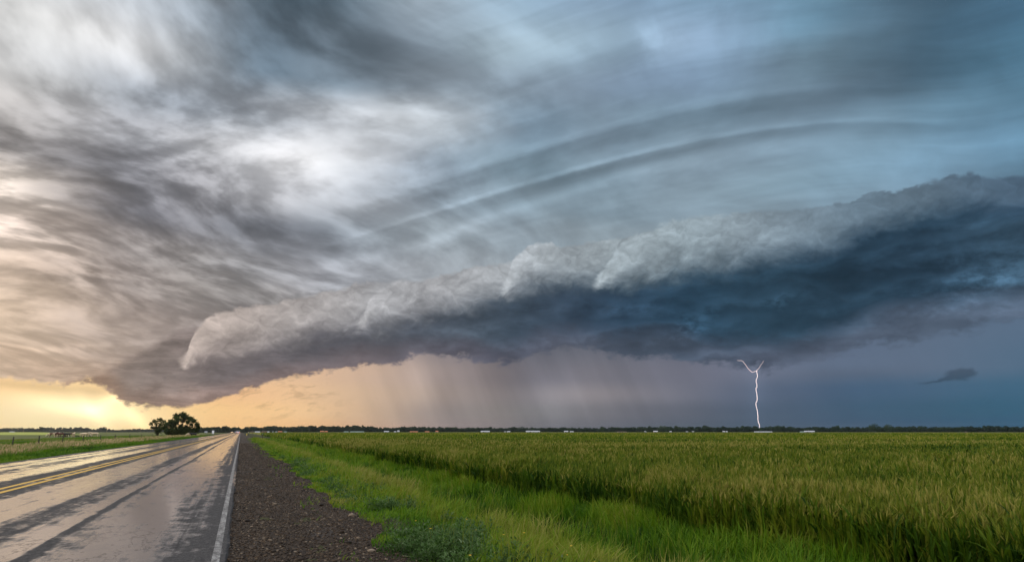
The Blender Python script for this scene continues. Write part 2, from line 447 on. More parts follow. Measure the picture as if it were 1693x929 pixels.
    back = g.scale_c(back, g.smooth(E, 5.0, 65.0, 0.30, 1.0) * BACK_GAIN)
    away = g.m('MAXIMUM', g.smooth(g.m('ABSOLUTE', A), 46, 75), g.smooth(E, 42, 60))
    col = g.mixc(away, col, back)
    gnd = g.smooth(E, -0.3, -3.0)
    col = g.mixc(gnd, col, (0.05, 0.06, 0.04, 1))
    t.links.new(g.scale_c(col, 10.0), bg.inputs[0])
    bg.inputs[1].default_value = 0.10
    SC.world = w

BACK_GAIN = 2.9  # boost of the unseen sky, added to brighten the ground
build_sky()
sun = D.lights.new('sun', 'SUN')
sun.energy = 1.3
sun.angle = R(35)
sun.color = (1.0, 0.82, 0.6)
suno = D.objects.new('sun', sun)
COL.objects.link(suno)
_b = R(SUN_AZ + YAW)
_d = Vector((math.sin(_b) * math.cos(R(SUN_EL)), math.cos(_b) * math.cos(R(SUN_EL)), math.sin(R(SUN_EL))))
suno.rotation_euler = (-_d).to_track_quat('-Z', 'Y').to_euler()

# ------------------------------------------------------------------ helpers
PHW = 1129.0
def at(px, d, z=0.0):
    """ground position seen at photograph column px, d metres out along the ground"""
    b = R(YAW + ae(px, 713.0)[0])
    return Vector((math.sin(b) * d, math.cos(b) * d, z))


def tag(o, label=None, cat=None, group=None, kind=None):
    if label: o['label'] = label
    if cat: o['category'] = cat
    if group: o['group'] = group
    if kind: o['kind'] = kind
    return o


def link(name, me, mat=None, parent=None):
    o = D.objects.new(name, me)
    COL.objects.link(o)
    if mat is not None and not me.materials:
        for m in (mat if isinstance(mat, (list, tuple)) else [mat]):
            me.materials.append(m)
    if parent is not None:
        o.parent = parent
    return o


def mesh_np(name, verts, faces, tint=None, mi=None):
    """faces: list of (k x n) integer arrays, n = 3 or 4; tint: one value per vertex"""
    me = D.meshes.new(name)
    verts = np.asarray(verts, np.float32)
    me.vertices.add(len(verts))
    me.vertices.foreach_set('co', verts.ravel())
    faces = [np.asarray(f, np.int32) for f in faces if len(f)]
    loops = np.concatenate([f.ravel() for f in faces])
    sizes = np.concatenate([np.full(len(f), f.shape[1], np.int32) for f in faces])
    starts = np.concatenate([[0], np.cumsum(sizes)[:-1]]).astype(np.int32)
    me.loops.add(len(loops))
    me.polygons.add(len(sizes))
    me.polygons.foreach_set('loop_start', starts)
    me.loops.foreach_set('vertex_index', loops)
    if mi is not None:
        me.polygons.foreach_set('material_index', np.asarray(mi, np.int32))
    me.update(calc_edges=True)
    if tint is not None:
        a = me.attributes.new('tint', 'FLOAT', 'POINT')
        a.data.foreach_set('value', np.asarray(tint, np.float32))
    return me


def _hash(i, j, seed):
    h = (i * 374761393 + j * 668265263 + seed * 974711) & 0xffffffff
    h = ((h ^ (h >> 13)) * 1274126177) & 0xffffffff
    return ((h ^ (h >> 16)) & 0xffff) / 65535.0

def vnoise(x, y, seed=0):
    x = np.asarray(x, float); y = np.asarray(y, float)
    xi, yi = np.floor(x).astype(np.int64), np.floor(y).astype(np.int64)
    fx, fy = x - xi, y - yi
    fx, fy = fx * fx * (3 - 2 * fx), fy * fy * (3 - 2 * fy)
    a, b = _hash(xi, yi, seed), _hash(xi + 1, yi, seed)
    c, d = _hash(xi, yi + 1, seed), _hash(xi + 1, yi + 1, seed)
    return (a * (1 - fx) + b * fx) * (1 - fy) + (c * (1 - fx) + d * fx) * fy

def fbm(x, y, seed=0, oct=4, gain=0.5):
    s, a, t = 0.0, 1.0, 0.0
    for k in range(oct):
        s = s + a * vnoise(x * 2 ** k, y * 2 ** k, seed + k * 17)
        t += a
        a *= gain
    return s / t

def sstep(x, a, b):
    t = np.clip((x - a) / (b - a), 0, 1)
    return t * t * (3 - 2 * t)


# the lie of the land across the road: x from the camera, z of the earth
PROFILE = [(-60000, -0.40), (-60, -0.40), (-26, -0.38), (-20, -0.30), (-15.5, -0.42), (-12.5, -0.40), (-10.2, -0.16), (-9.6, -0.07), (-9.3, -0.12), (-5, -0.16), (-0.3, -0.16), (-0.04, -0.06),
           (0.6, -0.075), (1.3, -0.11), (1.9, -0.12), (2.8, -0.15), (3.6, -0.24), (4.6, -0.40), (5.5, -0.40), (6.4, -0.28), (7.5, -0.25), (60000, -0.25)]
PXS, PZS = [p[0] for p in PROFILE], [p[1] for p in PROFILE]
def edge_x(y):
    """where the gravel shoulder gives way to grass"""
    return 1.86 + (fbm(np.asarray(y) * 0.55, 0 * np.asarray(y), 31, 4, .6) - 0.5) * 0.85
def ground_z(x, y):
    z = np.interp(x, PXS, PZS)
    off = sstep(np.asarray(x), 1.9, 2.8) + sstep(-np.asarray(x), 9.8, 10.8)
    return z + off * ((fbm(np.asarray(x) * 0.9, np.asarray(y) * 0.6, 5) - 0.5) * 0.16)


# ------------------------------------------------------------------ materials
def material(name):
    m = D.materials.new(name)
    m.use_nodes = True
    t = m.node_tree
    t.nodes.clear()
    g = G(t)
    out = g.node('ShaderNodeOutputMaterial')
    return m, g, out

def principled(g, out, **kw):
    b = g.node('ShaderNodeBsdfPrincipled')
    for k, v in kw.items():
        g.put(b.inputs[k.replace('_', ' ')], v)
    g.t.links.new(b.outputs[0], out.inputs[0])
    return b

def bump(g, h, dist=0.02, strength=1.0):
    n = g.node('ShaderNodeBump')
    n.inputs['Strength'].default_value = strength
    n.inputs['Distance'].default_value = dist
    g.put(n.inputs['Height'], h)
    return n.outputs[0]

def pos(g):
    n = g.node('ShaderNodeNewGeometry')
    s = g.node('ShaderNodeSeparateXYZ')
    g.t.links.new(n.outputs['Position'], s.inputs[0])
    return n.outputs['Position'], S(g, s.outputs[0]), S(g, s.outputs[1]), S(g, s.outputs[2])

def plain(name, col, rough=0.7, noise_amt=0.25, scale=3.0, metal=0.0):
    m, g, out = material(name)
    tc = g.node('ShaderNodeTexCoord')
    n = g.noise(tc.outputs['Object'], scale, 4, 0.6)
    c = g.scale_c((col[0], col[1], col[2]), g.m('MULTIPLY_ADD', n, noise_amt * 2, 1 - noise_amt))
    principled(g, out, Base_Color=c, Roughness=rough, Metallic=metal)
    return m

def leafy(name, stops, trans=0.35, rough=0.6, spec=0.1):
    """stops over the per-plant tint attribute; thin leaves let part of the light through"""
    m, g, out = material(name)
    a = g.node('ShaderNodeAttribute', attribute_name='tint')
    c = g.ramp(S(g, a.outputs['Fac']), stops, 'LINEAR')
    b = g.node('ShaderNodeBsdfPrincipled')
    g.put(b.inputs['Base Color'], c)
    b.inputs['Roughness'].default_value = rough
    b.inputs['Specular IOR Level'].default_value = spec
    tr = g.node('ShaderNodeBsdfTranslucent')
    g.put(tr.inputs[0], c)
    mx = g.node('ShaderNodeMixShader')
    mx.inputs[0].default_value = trans
    g.t.links.new(b.outputs[0], mx.inputs[1])
    g.t.links.new(tr.outputs[0], mx.inputs[2])
    g.t.links.new(mx.outputs[0], out.inputs[0])
    return m


# ------------------------------------------------------------------ ground, road, shoulder
def grid_sheet(name, xs, ys, zf, mat, kind='structure'):
    X, Y = np.meshgrid(np.asarray(xs, float), np.asarray(ys, float))
    Z = zf(X, Y)
    nx, ny = len(xs), len(ys)
    idx = np.arange(nx * ny).reshape(ny, nx)
    q = np.stack([idx[:-1, :-1], idx[:-1, 1:], idx[1:, 1:], idx[1:, :-1]], -1).reshape(-1, 4)
    me = mesh_np(name, np.stack([X, Y, Z], -1).reshape(-1, 3), [q])
    me.polygons.foreach_set('use_smooth', np.ones(len(q), bool))
    o = link(name, me, mat)
    return tag(o, kind=kind)

def m_ground():
    m, g, out = material('earth and pasture')
    p, x, y, z = pos(g)
    n1 = g.noise(g.vec(x * 0.012, y * 0.05, 0.0), 1.0, 5, 0.55)
    n2 = g.noise(p, 1.3, 5, 0.6)
    n3 = g.noise(g.vec(x * 0.06, y * 0.012, 3.0), 1.0, 4, 0.55)
    pasture = g.ramp(n1 * 0.5 + n3 * 0.5, [(0.3, (0.050, 0.062, 0.020)), (0.45, (0.085, 0.088, 0.030)), (0.58, (0.062, 0.082, 0.022)), (0.7, (0.11, 0.10, 0.042))], 'LINEAR')
    crop = g.ramp(n1 * 0.6 + n3 * 0.4, [(0.3, (0.060, 0.066, 0.014)), (0.6, (0.095, 0.094, 0.022))], 'LINEAR')
    soil = g.ramp(n2, [(0.3, (0.020, 0.022, 0.009)), (0.7, (0.040, 0.045, 0.015))], 'LINEAR')
    c = g.mixc(g.smooth(x, 30, 60), soil, crop)
    c = g.mixc(g.smooth(x, -16, -24), c, pasture)
    principled(g, out, Base_Color=c, Roughness=0.95, Specular_IOR_Level=0.1, Normal=bump(g, n2, 0.05))
    return m

near_x = list(np.arange(-30, 30.01, 0.5))
xs = sorted(set([-2900, -2000, -900, -400, -200, -120, -80, -60, -45, -36] + near_x + PXS[1:-1] + [36, 45, 60, 80, 120, 200, 400, 900, 2000, 2900]))
ys = [-300, -100, -40, -15] + list(np.arange(-5, 60, 0.5)) + list(np.geomspace(60, 2900, 50))
grid_sheet('ground', xs, ys, ground_z, m_ground())

ROAD_L, ROAD_R = -9.42, -0.055
def m_road():
    m, g, out = material('wet asphalt')
    p, x, y, z = pos(g)
    u = (x + 10.0) * 0.1
    # how wet each strip across the road is: 0 drained and dull, 1 standing film; ruts and seams run with the traffic
    wob = (g.noise(g.vec(x * 0.4, y * 0.05, 2.0), 1.0, 3, 0.5) - 0.5) * 0.25
    prof = g.curve(g.m('ADD', (x + wob + 10.0) * 0.1, 0.0, clamp=True), [((a + 10) / 10, v) for a, v in [
        (-10, .25), (-9.3, .2), (-8.9, .35), (-8.5, .72), (-8.15, .40), (-7.8, .76), (-7.4, .35), (-6.9, .40), (-6.45, .78), (-6.1, .82), (-5.75, .40), (-5.3, .18),
        (-4.9, .24), (-4.5, .20), (-4.25, .52), (-3.8, .86), (-3.3, .84), (-3.0, .55), (-2.75, .25), (-2.55, .33), (-2.38, .56), (-2.2, .80), (-2.10, .66), (-2.04, .16), (-1.97, .40), (-1.7, .74),
        (-1.3, .82), (-0.9, .72), (-0.65, .46), (-0.45, .28), (-0.25, .18), (0.0, .16)]])
    a1 = g.noise(g.vec(x * 2.2, y * 0.16, 0.0), 1.0, 5, 0.6)
    a2 = g.noise(g.vec(x * 6.0, y * 1.3, 3.0), 1.0, 5, 0.62)
    a3 = g.noise(g.vec(x * 0.9, y * 0.035, 8.0), 1.0, 3, 0.5)
    a4 = g.noise(g.vec(x * 1.6, y * 1.0, 6.0), 1.6, 6, 0.65, 0.6)
    a5 = g.noise(g.vec(x * 7.0, y * 0.10, 12.0), 1.0, 4, 0.6)
    stone = g.noise(p, 13.0, 4, 0.75)
    wet = prof * 0.95 + 0.06 + (a1 - 0.5) * 0.8 + (a2 - 0.5) * 0.7 + (a3 - 0.5) * 0.5 + (a4 - 0.5) * 1.25 + (a5 - 0.5) * 1.0 + (stone - 0.5) * 0.5
    film = g.smooth(wet, 0.28, 0.72)
    grit = g.noise(p, 48.0, 4, 0.8)
    pit = g.smooth(g.noise(p, 9.0, 4, 0.65), 0.64, 0.70)
    cr1 = g.noise(g.vec(x * 1.3, y * 0.5, 31.0), 1.0, 5, 0.65)
    crack = g.smooth(g.m('ABSOLUTE', cr1 - 0.5), 0.012, 0.004) * g.smooth(g.noise(g.vec(x * .5, y * .15, 33.0), 1.0, 2, .5), .5, .6)
    dry = g.ramp(grit * 0.6 + stone * 0.4, [(0.36, (0.009, 0.009, 0.010)), (0.5, (0.030, 0.029, 0.030)), (0.64, (0.080, 0.077, 0.074))], 'LINEAR')
    wetc = g.mixc(0.65, dry, (0.020, 0.020, 0.021, 1))
    c = g.mixc(film, dry, wetc)
    c = g.mixc(g.m('MAXIMUM', pit * 0.6, crack * 0.8), c, (0.012, 0.012, 0.013, 1))
    rough = g.m('MULTIPLY_ADD', film, -0.56, 0.72)
    rip = g.noise(g.vec(x * 2.0, y * 1.0, 1.0), 2.2, 3, 0.5)
    h = grit * 0.30 + stone * 0.35
    b1 = bump(g, h * (1.0 - film) + rip * 0.3, 0.010, 0.5)
    b2 = bump(g, rip, 0.010, 0.30)
    b = principled(g, out, Base_Color=c, Roughness=rough, Normal=b1, IOR=1.5, Specular_IOR_Level=g.m('MULTIPLY_ADD', film, 0.6, 0.08))
    g.put(b.inputs['Coat Weight'], film * 0.95 * (1.0 - pit * 0.5) * (1.0 - crack * 0.7))
    b.inputs['Coat Roughness'].default_value = 0.10
    b.inputs['Coat IOR'].default_value = 3.1
    g.put(b.inputs['Coat Normal'], b2)
    return m

def road_z(x, y):
    # slight crown, settled wheel ruts
    z = -0.010 * np.abs(x + 4.8) + 0.045
    for c, w, dz in ((-2.25, .25, .006), (-1.2, .5, .010), (-3.6, .5, .010), (-6.2, .45, .008), (-8.2, .5, .008)):
        z = z - dz * np.exp(-((x - c) / w) ** 2)
    return z - 0.003
road_xs = list(np.linspace(ROAD_L, ROAD_R, 90))
road_ys = list(np.arange(-20, 40, 1.0)) + list(np.geomspace(40, 2850, 60))
M_ROAD = m_road()
grid_sheet('road', road_xs, road_ys, road_z, M_ROAD)
# broken edge of the asphalt, a real step down to the gravel
ysE = np.concatenate([np.arange(-10, 40, 0.05), np.geomspace(40, 2850, 200)])
xe = ROAD_R + (fbm(ysE * 3.0, ysE * 0, 3, 4, .6) - 0.2) * 0.06
ztop = road_z(np.full_like(ysE, ROAD_R), ysE)
V = np.concatenate([np.stack([np.full_like(ysE, ROAD_R - 0.002), ysE, ztop], 1), np.stack([xe, ysE, ztop - 0.004], 1), np.stack([xe + 0.02, ysE, ztop - 0.13], 1)])
n = len(ysE)
i = np.arange(n - 1)
Q = np.concatenate([np.stack([i + a * n, i + (a + 1) * n, i + (a + 1) * n + 1, i + a * n + 1], 1) for a in (0, 1)])
tag(link('road_edge', mesh_np('road_edge', V, [Q]), M_ROAD), kind='structure')

def m_paint(name, col, wear_lo, wear_hi, dull=1.0):
    m, g, out = material(name)
    p, x, y, z = pos(g)
    n = g.noise(p, 16.0, 5, 0.7)
    n2 = g.noise(g.vec(x * 6, y * 1.0, 0.0), 2.0, 5, 0.65)
    grit = g.noise(p, 130.0, 3, 0.7)
    wear = g.smooth(n * 0.6 + n2 * 0.4, wear_lo, wear_hi)
    base = g.ramp(grit, [(0.3, (0.02, 0.02, 0.022)), (0.7, (0.08, 0.078, 0.076))], 'LINEAR')
    pc = g.scale_c(col, g.m('MULTIPLY_ADD', n2, 0.5, 0.7 * dull))
    c = g.mixc(wear, pc, base)
    b = principled(g, out, Base_Color=c, Roughness=0.55, Specular_IOR_Level=0.2, Normal=bump(g, grit, 0.006, 0.5))
    b.inputs['Coat Weight'].default_value = 0.12
    b.inputs['Coat Roughness'].default_value = 0.2
    return m
def stripe(name, x0, x1, mat):
    a = np.linspace(x0, x1, 4)
    ys = np.concatenate([np.arange(-10, 60, 1.0), np.geomspace(60, 2500, 50)])
    return grid_sheet(name, a, ys, lambda X, Y: road_z(X, Y) + 0.004, mat)
stripe('edge_line', -0.182, -0.102, m_paint('worn white line paint', (0.22, 0.22, 0.215), 0.44, 0.54))
M_YEL = m_paint('yellow line paint', (0.46, 0.275, 0.035), 0.54, 0.70)
stripe('centre_line', -5.02, -4.89, M_YEL)
stripe('centre_line', -4.71, -4.58, M_YEL)

def m_gravel():
    m, g, out = material('dark wet gravel')
    p, x, y, z = pos(g)
    v = g.node('ShaderNodeTexVoronoi', feature='F1')
    g.put(v.inputs['Vector'], p)
    v.inputs['Scale'].default_value = 42.0
    v.inputs['Randomness'].default_value = 1.0
    vs = S(g, v.outputs['Distance'])
    cs = g.node('ShaderNodeSeparateColor')
    g.t.links.new(v.outputs['Color'], cs.inputs[0])
    r = S(g, cs.outputs[0])
    n = g.noise(p, 1.6, 5, 0.6)
    n2 = g.noise(g.vec(x * 1.0, y * 0.25, 0.0), 1.2, 4, 0.6)
    c = g.ramp(r * 0.75 + n2 * 0.25, [(0.15, (0.007, 0.004, 0.002)), (0.55, (0.021, 0.0122, 0.0058)), (0.8, (0.040, 0.025, 0.0135)), (0.95, (0.085, 0.064, 0.045))], 'LINEAR')
    c = g.scale_c(c, g.m('MULTIPLY_ADD', n, 1.2, 0.4))
    mud = g.smooth(n2, 0.55, 0.68) * 0.8
    c = g.mixc(mud, c, (0.0115, 0.008, 0.0055, 1))
    h = (0.5 - vs) * (1.0 - mud)
    principled(g, out, Base_Color=c, Roughness=g.m('MULTIPLY_ADD', mud, -0.15, 0.6), Specular_IOR_Level=0.12, Normal=bump(g, h + n * 0.6, 0.03, 0.9))
    return m
def shoulder_z(x, y):
    return ground_z(x, y) + 0.015 + (fbm(x * 2.2, y * 0.9, 12) - 0.5) * 0.06 * sstep(x, 0.05, 0.5) - 0.05 * sstep(x, 2.4, 2.9)
M_GRAVEL = m_gravel()
grid_sheet('gravel_shoulder', list(np.linspace(-0.045, 3.0, 46)), list(np.arange(-5, 40, 0.1)) + list(np.geomspace(40, 2500, 80)), shoulder_z, M_GRAVEL)

# loose stones on the shoulder, too many to count
def stones(n):
    ico = [(0, 0, 1), (.89, 0, .45), (.28, .85, .45), (-.72, .53, .45), (-.72, -.53, .45), (.28, -.85, .45), (.72, .53, -.45), (-.28, .85, -.45), (-.89, 0, -.45), (-.28, -.85, -.45), (.72, -.53, -.45), (0, 0, -1)]
    fi = [(0, 1, 2), (0, 2, 3), (0, 3, 4), (0, 4, 5), (0, 5, 1), (1, 6, 2), (2, 7, 3), (3, 8, 4), (4, 9, 5), (5, 10, 1), (2, 6, 7), (3, 7, 8), (4, 8, 9), (5, 9, 10), (1, 10, 6), (6, 11, 7), (7, 11, 8), (8, 11, 9), (9, 11, 10), (10, 11, 6)]
    ico, fi = np.array(ico), np.array(fi)
    y = 4.5 * np.exp(np.log(90 / 4.5) * RNG.random(n) ** 1.25)
    x = RNG.uniform(-0.02, 2.3, n)
    keep = x < edge_x(y) + 0.25
    x, y = x[keep], y[keep]
    n = len(x)
    s = 0.005 + 0.012 * RNG.random(n) ** 3 + 0.00018 * y
    s = np.where(RNG.random(n) < 0.015, s * RNG.uniform(1.6, 3.2, n), s)
    P = ico[None] * (1 + RNG.uniform(-.3, .3, (n, 12, 1))) * s[:, None, None] * np.array([1.2, 1.0, 0.62])
    a = RNG.uniform(0, 6.28, n)
    ca, sa = np.cos(a)[:, None], np.sin(a)[:, None]
    P = np.stack([P[..., 0] * ca - P[..., 1] * sa, P[..., 0] * sa + P[..., 1] * ca, P[..., 2]], -1)
    z = shoulder_z(x, y) + s * 0.22
    P += np.stack([x, y, z], 1)[:, None]
    F = (fi[None] + (np.arange(n) * 12)[:, None, None]).reshape(-1, 3)
    return mesh_np('gravel', P.reshape(-1, 3), [F], np.repeat(RNG.random(n), 12))
mg = leafy('loose stones', [(0, (0.008, 0.005, 0.003)), (0.6, (0.030, 0.0178, 0.0090)), (0.88, (0.064, 0.042, 0.024)), (1, (0.18, 0.14, 0.10))], 0.0, 0.6, 0.15)
tag(link('gravel', stones(40000), mg), 'loose dark brown pebbles on the shoulder beside the road edge', 'gravel', kind='stuff')


# ------------------------------------------------------------------ blades
def blades(x, y, z, h, w, az, lean, curl, seg=3):
    """flat tapering blades; lean = sideways reach / height at the tip"""
    n = len(x)
    t = np.linspace(0, 1, seg + 1)
    reach = (lean * h)[:, None] * (t[None] ** (1.0 + curl[:, None]))
    up = h[:, None] * (t[None] - 0.28 * np.minimum(lean, 1.4)[:, None] * t[None] ** 3)
    cx, cy = np.cos(az)[:, None], np.sin(az)[:, None]
    mx = x[:, None] + cx * reach
    my = y[:, None] + cy * reach
    mz = z[:, None] + up
    # width turned at random about the vertical
    wa = az + RNG.uniform(0.6, 2.5, n)
    wx, wy = np.cos(wa)[:, None], np.sin(wa)[:, None]
    prof = np.array([0.75, 1.0, 0.8, 0.5, 0.3])[:seg] if seg > 1 else np.array([1.0])
    hw = 0.5 * w[:, None] * prof[None]
    L = np.stack([mx[:, :-1] - wx * hw, my[:, :-1] - wy * hw, mz[:, :-1]], -1)
    Rr = np.stack([mx[:, :-1] + wx * hw, my[:, :-1] + wy * hw, mz[:, :-1]], -1)
    tip = np.stack([mx[:, -1:], my[:, -1:], mz[:, -1:]], -1)
    V = np.concatenate([L, Rr, tip], 1)           # n, 2*seg+1, 3
    k = 2 * seg + 1
    b = (np.arange(n) * k)[:, None]
    q = []
    for i in range(seg - 1):
        q.append(np.concatenate([b + i, b + seg + i, b + seg + i + 1, b + i + 1], 1))
    tri = np.concatenate([b + seg - 1, b + 2 * seg - 1, b + 2 * seg], 1)
    Q = np.concatenate(q) if q else np.zeros((0, 4), int)
    return V.reshape(-1, 3), Q, tri, k

class Pile:
    """collects blade batches into one mesh"""
    def __init__(self):
        self.v, self.q, self.t, self.c, self.n = [], [], [], [], 0
    def add(self, V, Q, T, tint):
        self.v.append(V); self.q.append(Q + self.n); self.t.append(T + self.n); self.c.append(tint)
        self.n += len(V)
    def blades(self, x, y, z, h, w, az, lean, curl, tint, seg=3):
        V, Q, T, k = blades(x, y, z, h, w, az, lean, curl, seg)
        self.add(V, Q, T, np.repeat(np.clip(tint, 0, 1), k))
    def mesh(self, name):
        return mesh_np(name, np.concatenate(self.v), [np.concatenate(self.q), np.concatenate(self.t)], np.concatenate(self.c))

def scatter(n, d0, d1, a0, a1):
    """points in a fan seen from the road: bearings in degrees from the road, denser close by"""
    d = np.exp(RNG.uniform(math.log(d0), math.log(d1), n))
    b = np.radians(RNG.uniform(a0, a1, n))
    return np.sin(b) * d, np.cos(b) * d, d

# ------------------------------------------------------------------ roadside grass on the right
def verge_right():
    P = Pile()
    # one layer of short turf, one of longer grass, one of seeding stems
    for n, lay in ((110000, 'turf'), (85000, 'tall'), (6000, 'stem')):
        u = RNG.random(n)
        y = np.exp(RNG.uniform(math.log(3.0), math.log(160), n))
        x = RNG.uniform(1.15, 7.3, n)
        ex = edge_x(y)
        s = x - ex
        sprig = (RNG.random(n) < 0.06 * sstep(fbm(x * 1.8, y * .9, 55, 3), .5, .7)) & (s > -0.75)
        keep = (s > 0) | sprig
        keep &= (x - 0.62 * y < 6.0) | (x < 7.0)
        # outside the picture to the right there is no need of plants
        keep &= np.degrees(np.arctan2(x, y)) < 74
        x, y, s = x[keep], y[keep], s[keep]
        n = len(x)
        d = np.hypot(x, y)
        z = ground_z(x, y) + 0.0
        clump = fbm(x * 1.6, y * 1.0, 41, 4, .55)
        big = fbm(x * 0.5, y * 0.22, 47, 3)
        # zones across the verge
        edge_zone = np.exp(-(s / 0.45) ** 2)
        crest = np.exp(-((x - 3.7 - (big - 0.5) * 1.2) / 0.8) ** 2)
        ditch = np.exp(-((x - 5.2) / 0.8) ** 2)
        tint = 0.34 + (clump - 0.5) * 1.6 + 0.24 * crest - 0.22 * ditch + (big - 0.5) * 0.5 + RNG.normal(0, .09, n) + 0.12 * edge_zone
        if lay == 'turf':
            h = (0.07 + 0.10 * clump) * (1 - 0.45 * edge_zone) * RNG.uniform(.6, 1.3, n)
            w = np.maximum(0.009, d * 0.0010) * RNG.uniform(.8, 1.5, n)
            lean = np.abs(RNG.normal(0.6, 0.35, n))
            seg = 2
        elif lay == 'tall':
            m = sstep(s, 0.25, 1.0)
            hh = 0.5 + 0.6 * sstep(clump, .36, .55)
            h = (0.09 + 0.25 * m * np.clip(2.6 * clump - 0.75, .1, 1.3)) * hh * RNG.uniform(.6, 1.25, n) + 0.05 * crest + 0.20 * sstep(x, 5.3, 6.4) * clump
            w = np.maximum(0.011, d * 0.00105) * RNG.uniform(.8, 1.5, n)
            lean = np.abs(RNG.normal(0.55, 0.3, n))
            tint = tint + 0.05
            seg = 3
        else:
            keep = s > 0.7
            x, y, z, d, tint, clump = (a[keep] for a in (x, y, z, d, tint, clump))
            n = len(x)
            h = RNG.uniform(.3, .55, n)
            w = np.maximum(0.004, d * 0.0005)
            lean = np.abs(RNG.normal(0.3, 0.2, n))
            tint = np.clip(0.8 + RNG.normal(0, .1, n), 0, 1)
            seg = 3
        az = 0.9 * RNG.normal(0, 1.3, n) + 0.4
        P.blades(x, y, z, h, w, az, lean, RNG.uniform(.2, 1.2, n), tint, seg)
    return P.mesh('roadside_grass')

GREEN = [(0.0, (0.010, 0.032, 0.002)), (0.3, (0.042, 0.110, 0.004)), (0.55, (0.094, 0.178, 0.006)), (0.8, (0.142, 0.178, 0.012)), (1.0, (0.21, 0.21, 0.045))]
M_GRASS = leafy('grass blades', GREEN, 0.4)
M_STRAW = leafy('straw and grass blades', GREEN[:3] + [(0.74, (0.15, 0.14, 0.035)), (0.88, (0.30, 0.225, 0.105)), (1.0, (0.42, 0.31, 0.17))], 0.35)
def margin():
    """rank green grass and self-sown wheat at the foot of the field"""
    P = Pile()
    n = 26000
    y = np.exp(RNG.uniform(math.log(3.0), math.log(60), n))
    x = wheat_edge(y) + RNG.normal(-.12, .42, n)
    k = np.degrees(np.arctan2(x, y)) < 74
    x, y = x[k], y[k]
    n = len(x)
    d = np.hypot(x, y)
    cl = fbm(x * 1.5, y * 1.1, 43, 3)
    h = (0.16 + .42 * cl) * RNG.uniform(.6, 1.25, n)
    P.blades(x, y, ground_z(x, y), h, np.maximum(.012, d * .0011) * RNG.uniform(.7, 1.5, n), RNG.uniform(0, 6.28, n), np.abs(RNG.normal(.3, .22, n)), RNG.uniform(.3, 1.2, n), 0.42 + (cl - .5) * 1.0 + RNG.normal(0, .12, n), 3)
    return P.mesh('field_margin')
tag(link('roadside_grass', verge_right(), M_GRASS), 'long green roadside grass between the gravel shoulder and the wheat', 'grass', kind='stuff')

def weeds():
    """broad grey-green leaves in low mounds, a few small yellow flowers"""
    P = Pile()
    F = Pile()
    nc = 700
    y = np.exp(RNG.uniform(math.log(4.5), math.log(40), nc))
    x = 1.9 + RNG.random(nc) * 1.5 + RNG.normal(0, .15, nc)
    k = fbm(x * 0.7, y * 0.45, 71, 3)
    sel = (x - edge_x(y) > 0.18) & (k > 0.47)
    x, y = x[sel], y[sel]
    for cx, cy in zip(x, y):
        d = math.hypot(cx, cy)
        n = int(90 if d < 14 else 40)
        r = RNG.uniform(.08, .22)
        hh = RNG.uniform(.12, .34)
        a = RNG.uniform(0, 6.28, n)
        rr = r * np.sqrt(RNG.random(n))
        px, py = cx + np.cos(a) * rr, cy + np.sin(a) * rr
        pz = ground_z(px, py) + hh * RNG.random(n) * (1 - (rr / r) ** 2 * 0.6)
        L = RNG.uniform(.03, .06, n) * (1 + d * 0.02)
        P.blades(px, py, pz, L * RNG.uniform(.3, 1, n), L * RNG.uniform(.22, .42, n), a + RNG.normal(0, .7, n), RNG.uniform(.5, 2.2, n), RNG.uniform(.3, 1, n),
                 RNG.normal(0.45, .25, n) + np.zeros(n), 3)
        if RNG.random() < 0.06 and d < 16:
            fx, fy = cx + RNG.normal(0, .08), cy + RNG.normal(0, .08)
            fz = ground_z(np.array([fx]), np.array([fy]))[0] + hh + .05
            for q in range(6):
                F.blades(np.array([fx]), np.array([fy]), np.array([fz]), np.array([.012]), np.array([.016]), np.array([q * 1.05]), np.array([1.4]), np.array([.5]), np.array([.5]), 2)
    me = P.mesh('roadside_weeds')
    return me, F.mesh('yellow_flowers')
wm, fm = weeds()
M_WEED = leafy('weed leaves', [(0, (0.024, 0.060, 0.010)), (0.5, (0.055, 0.108, 0.024)), (1, (0.115, 0.165, 0.075))], 0.35)
wo = tag(link('roadside_weeds', wm, M_WEED), 'low grey green broad leaved weeds at the gravel edge', 'weeds', kind='stuff')
M_FLOWER = plain('yellow petals', (0.7, 0.42, 0.02), 0.6, 0.1)
tag(link('yellow_flowers', fm, M_FLOWER), 'tiny yellow wildflowers scattered in the weeds by the gravel', 'flowers', kind='stuff')


# ------------------------------------------------------------------ wheat
WHEAT_X = 6.35
def wheat_edge(y):
    return WHEAT_X + (fbm(np.asarray(y) * 0.35, np.asarray(y) * 0, 91, 3) - 0.5) * 0.9
def wheat_lift(x, y):
    """waves in the standing crop: drill rows, tramlines, places where it leans"""
    big = fbm(x * 0.035, y * 0.10, 61, 4, .55)
    row = fbm(x * 0.25, y * 0.9, 63, 3)
    return (big - 0.5) * 0.22 + (row - 0.5) * 0.12

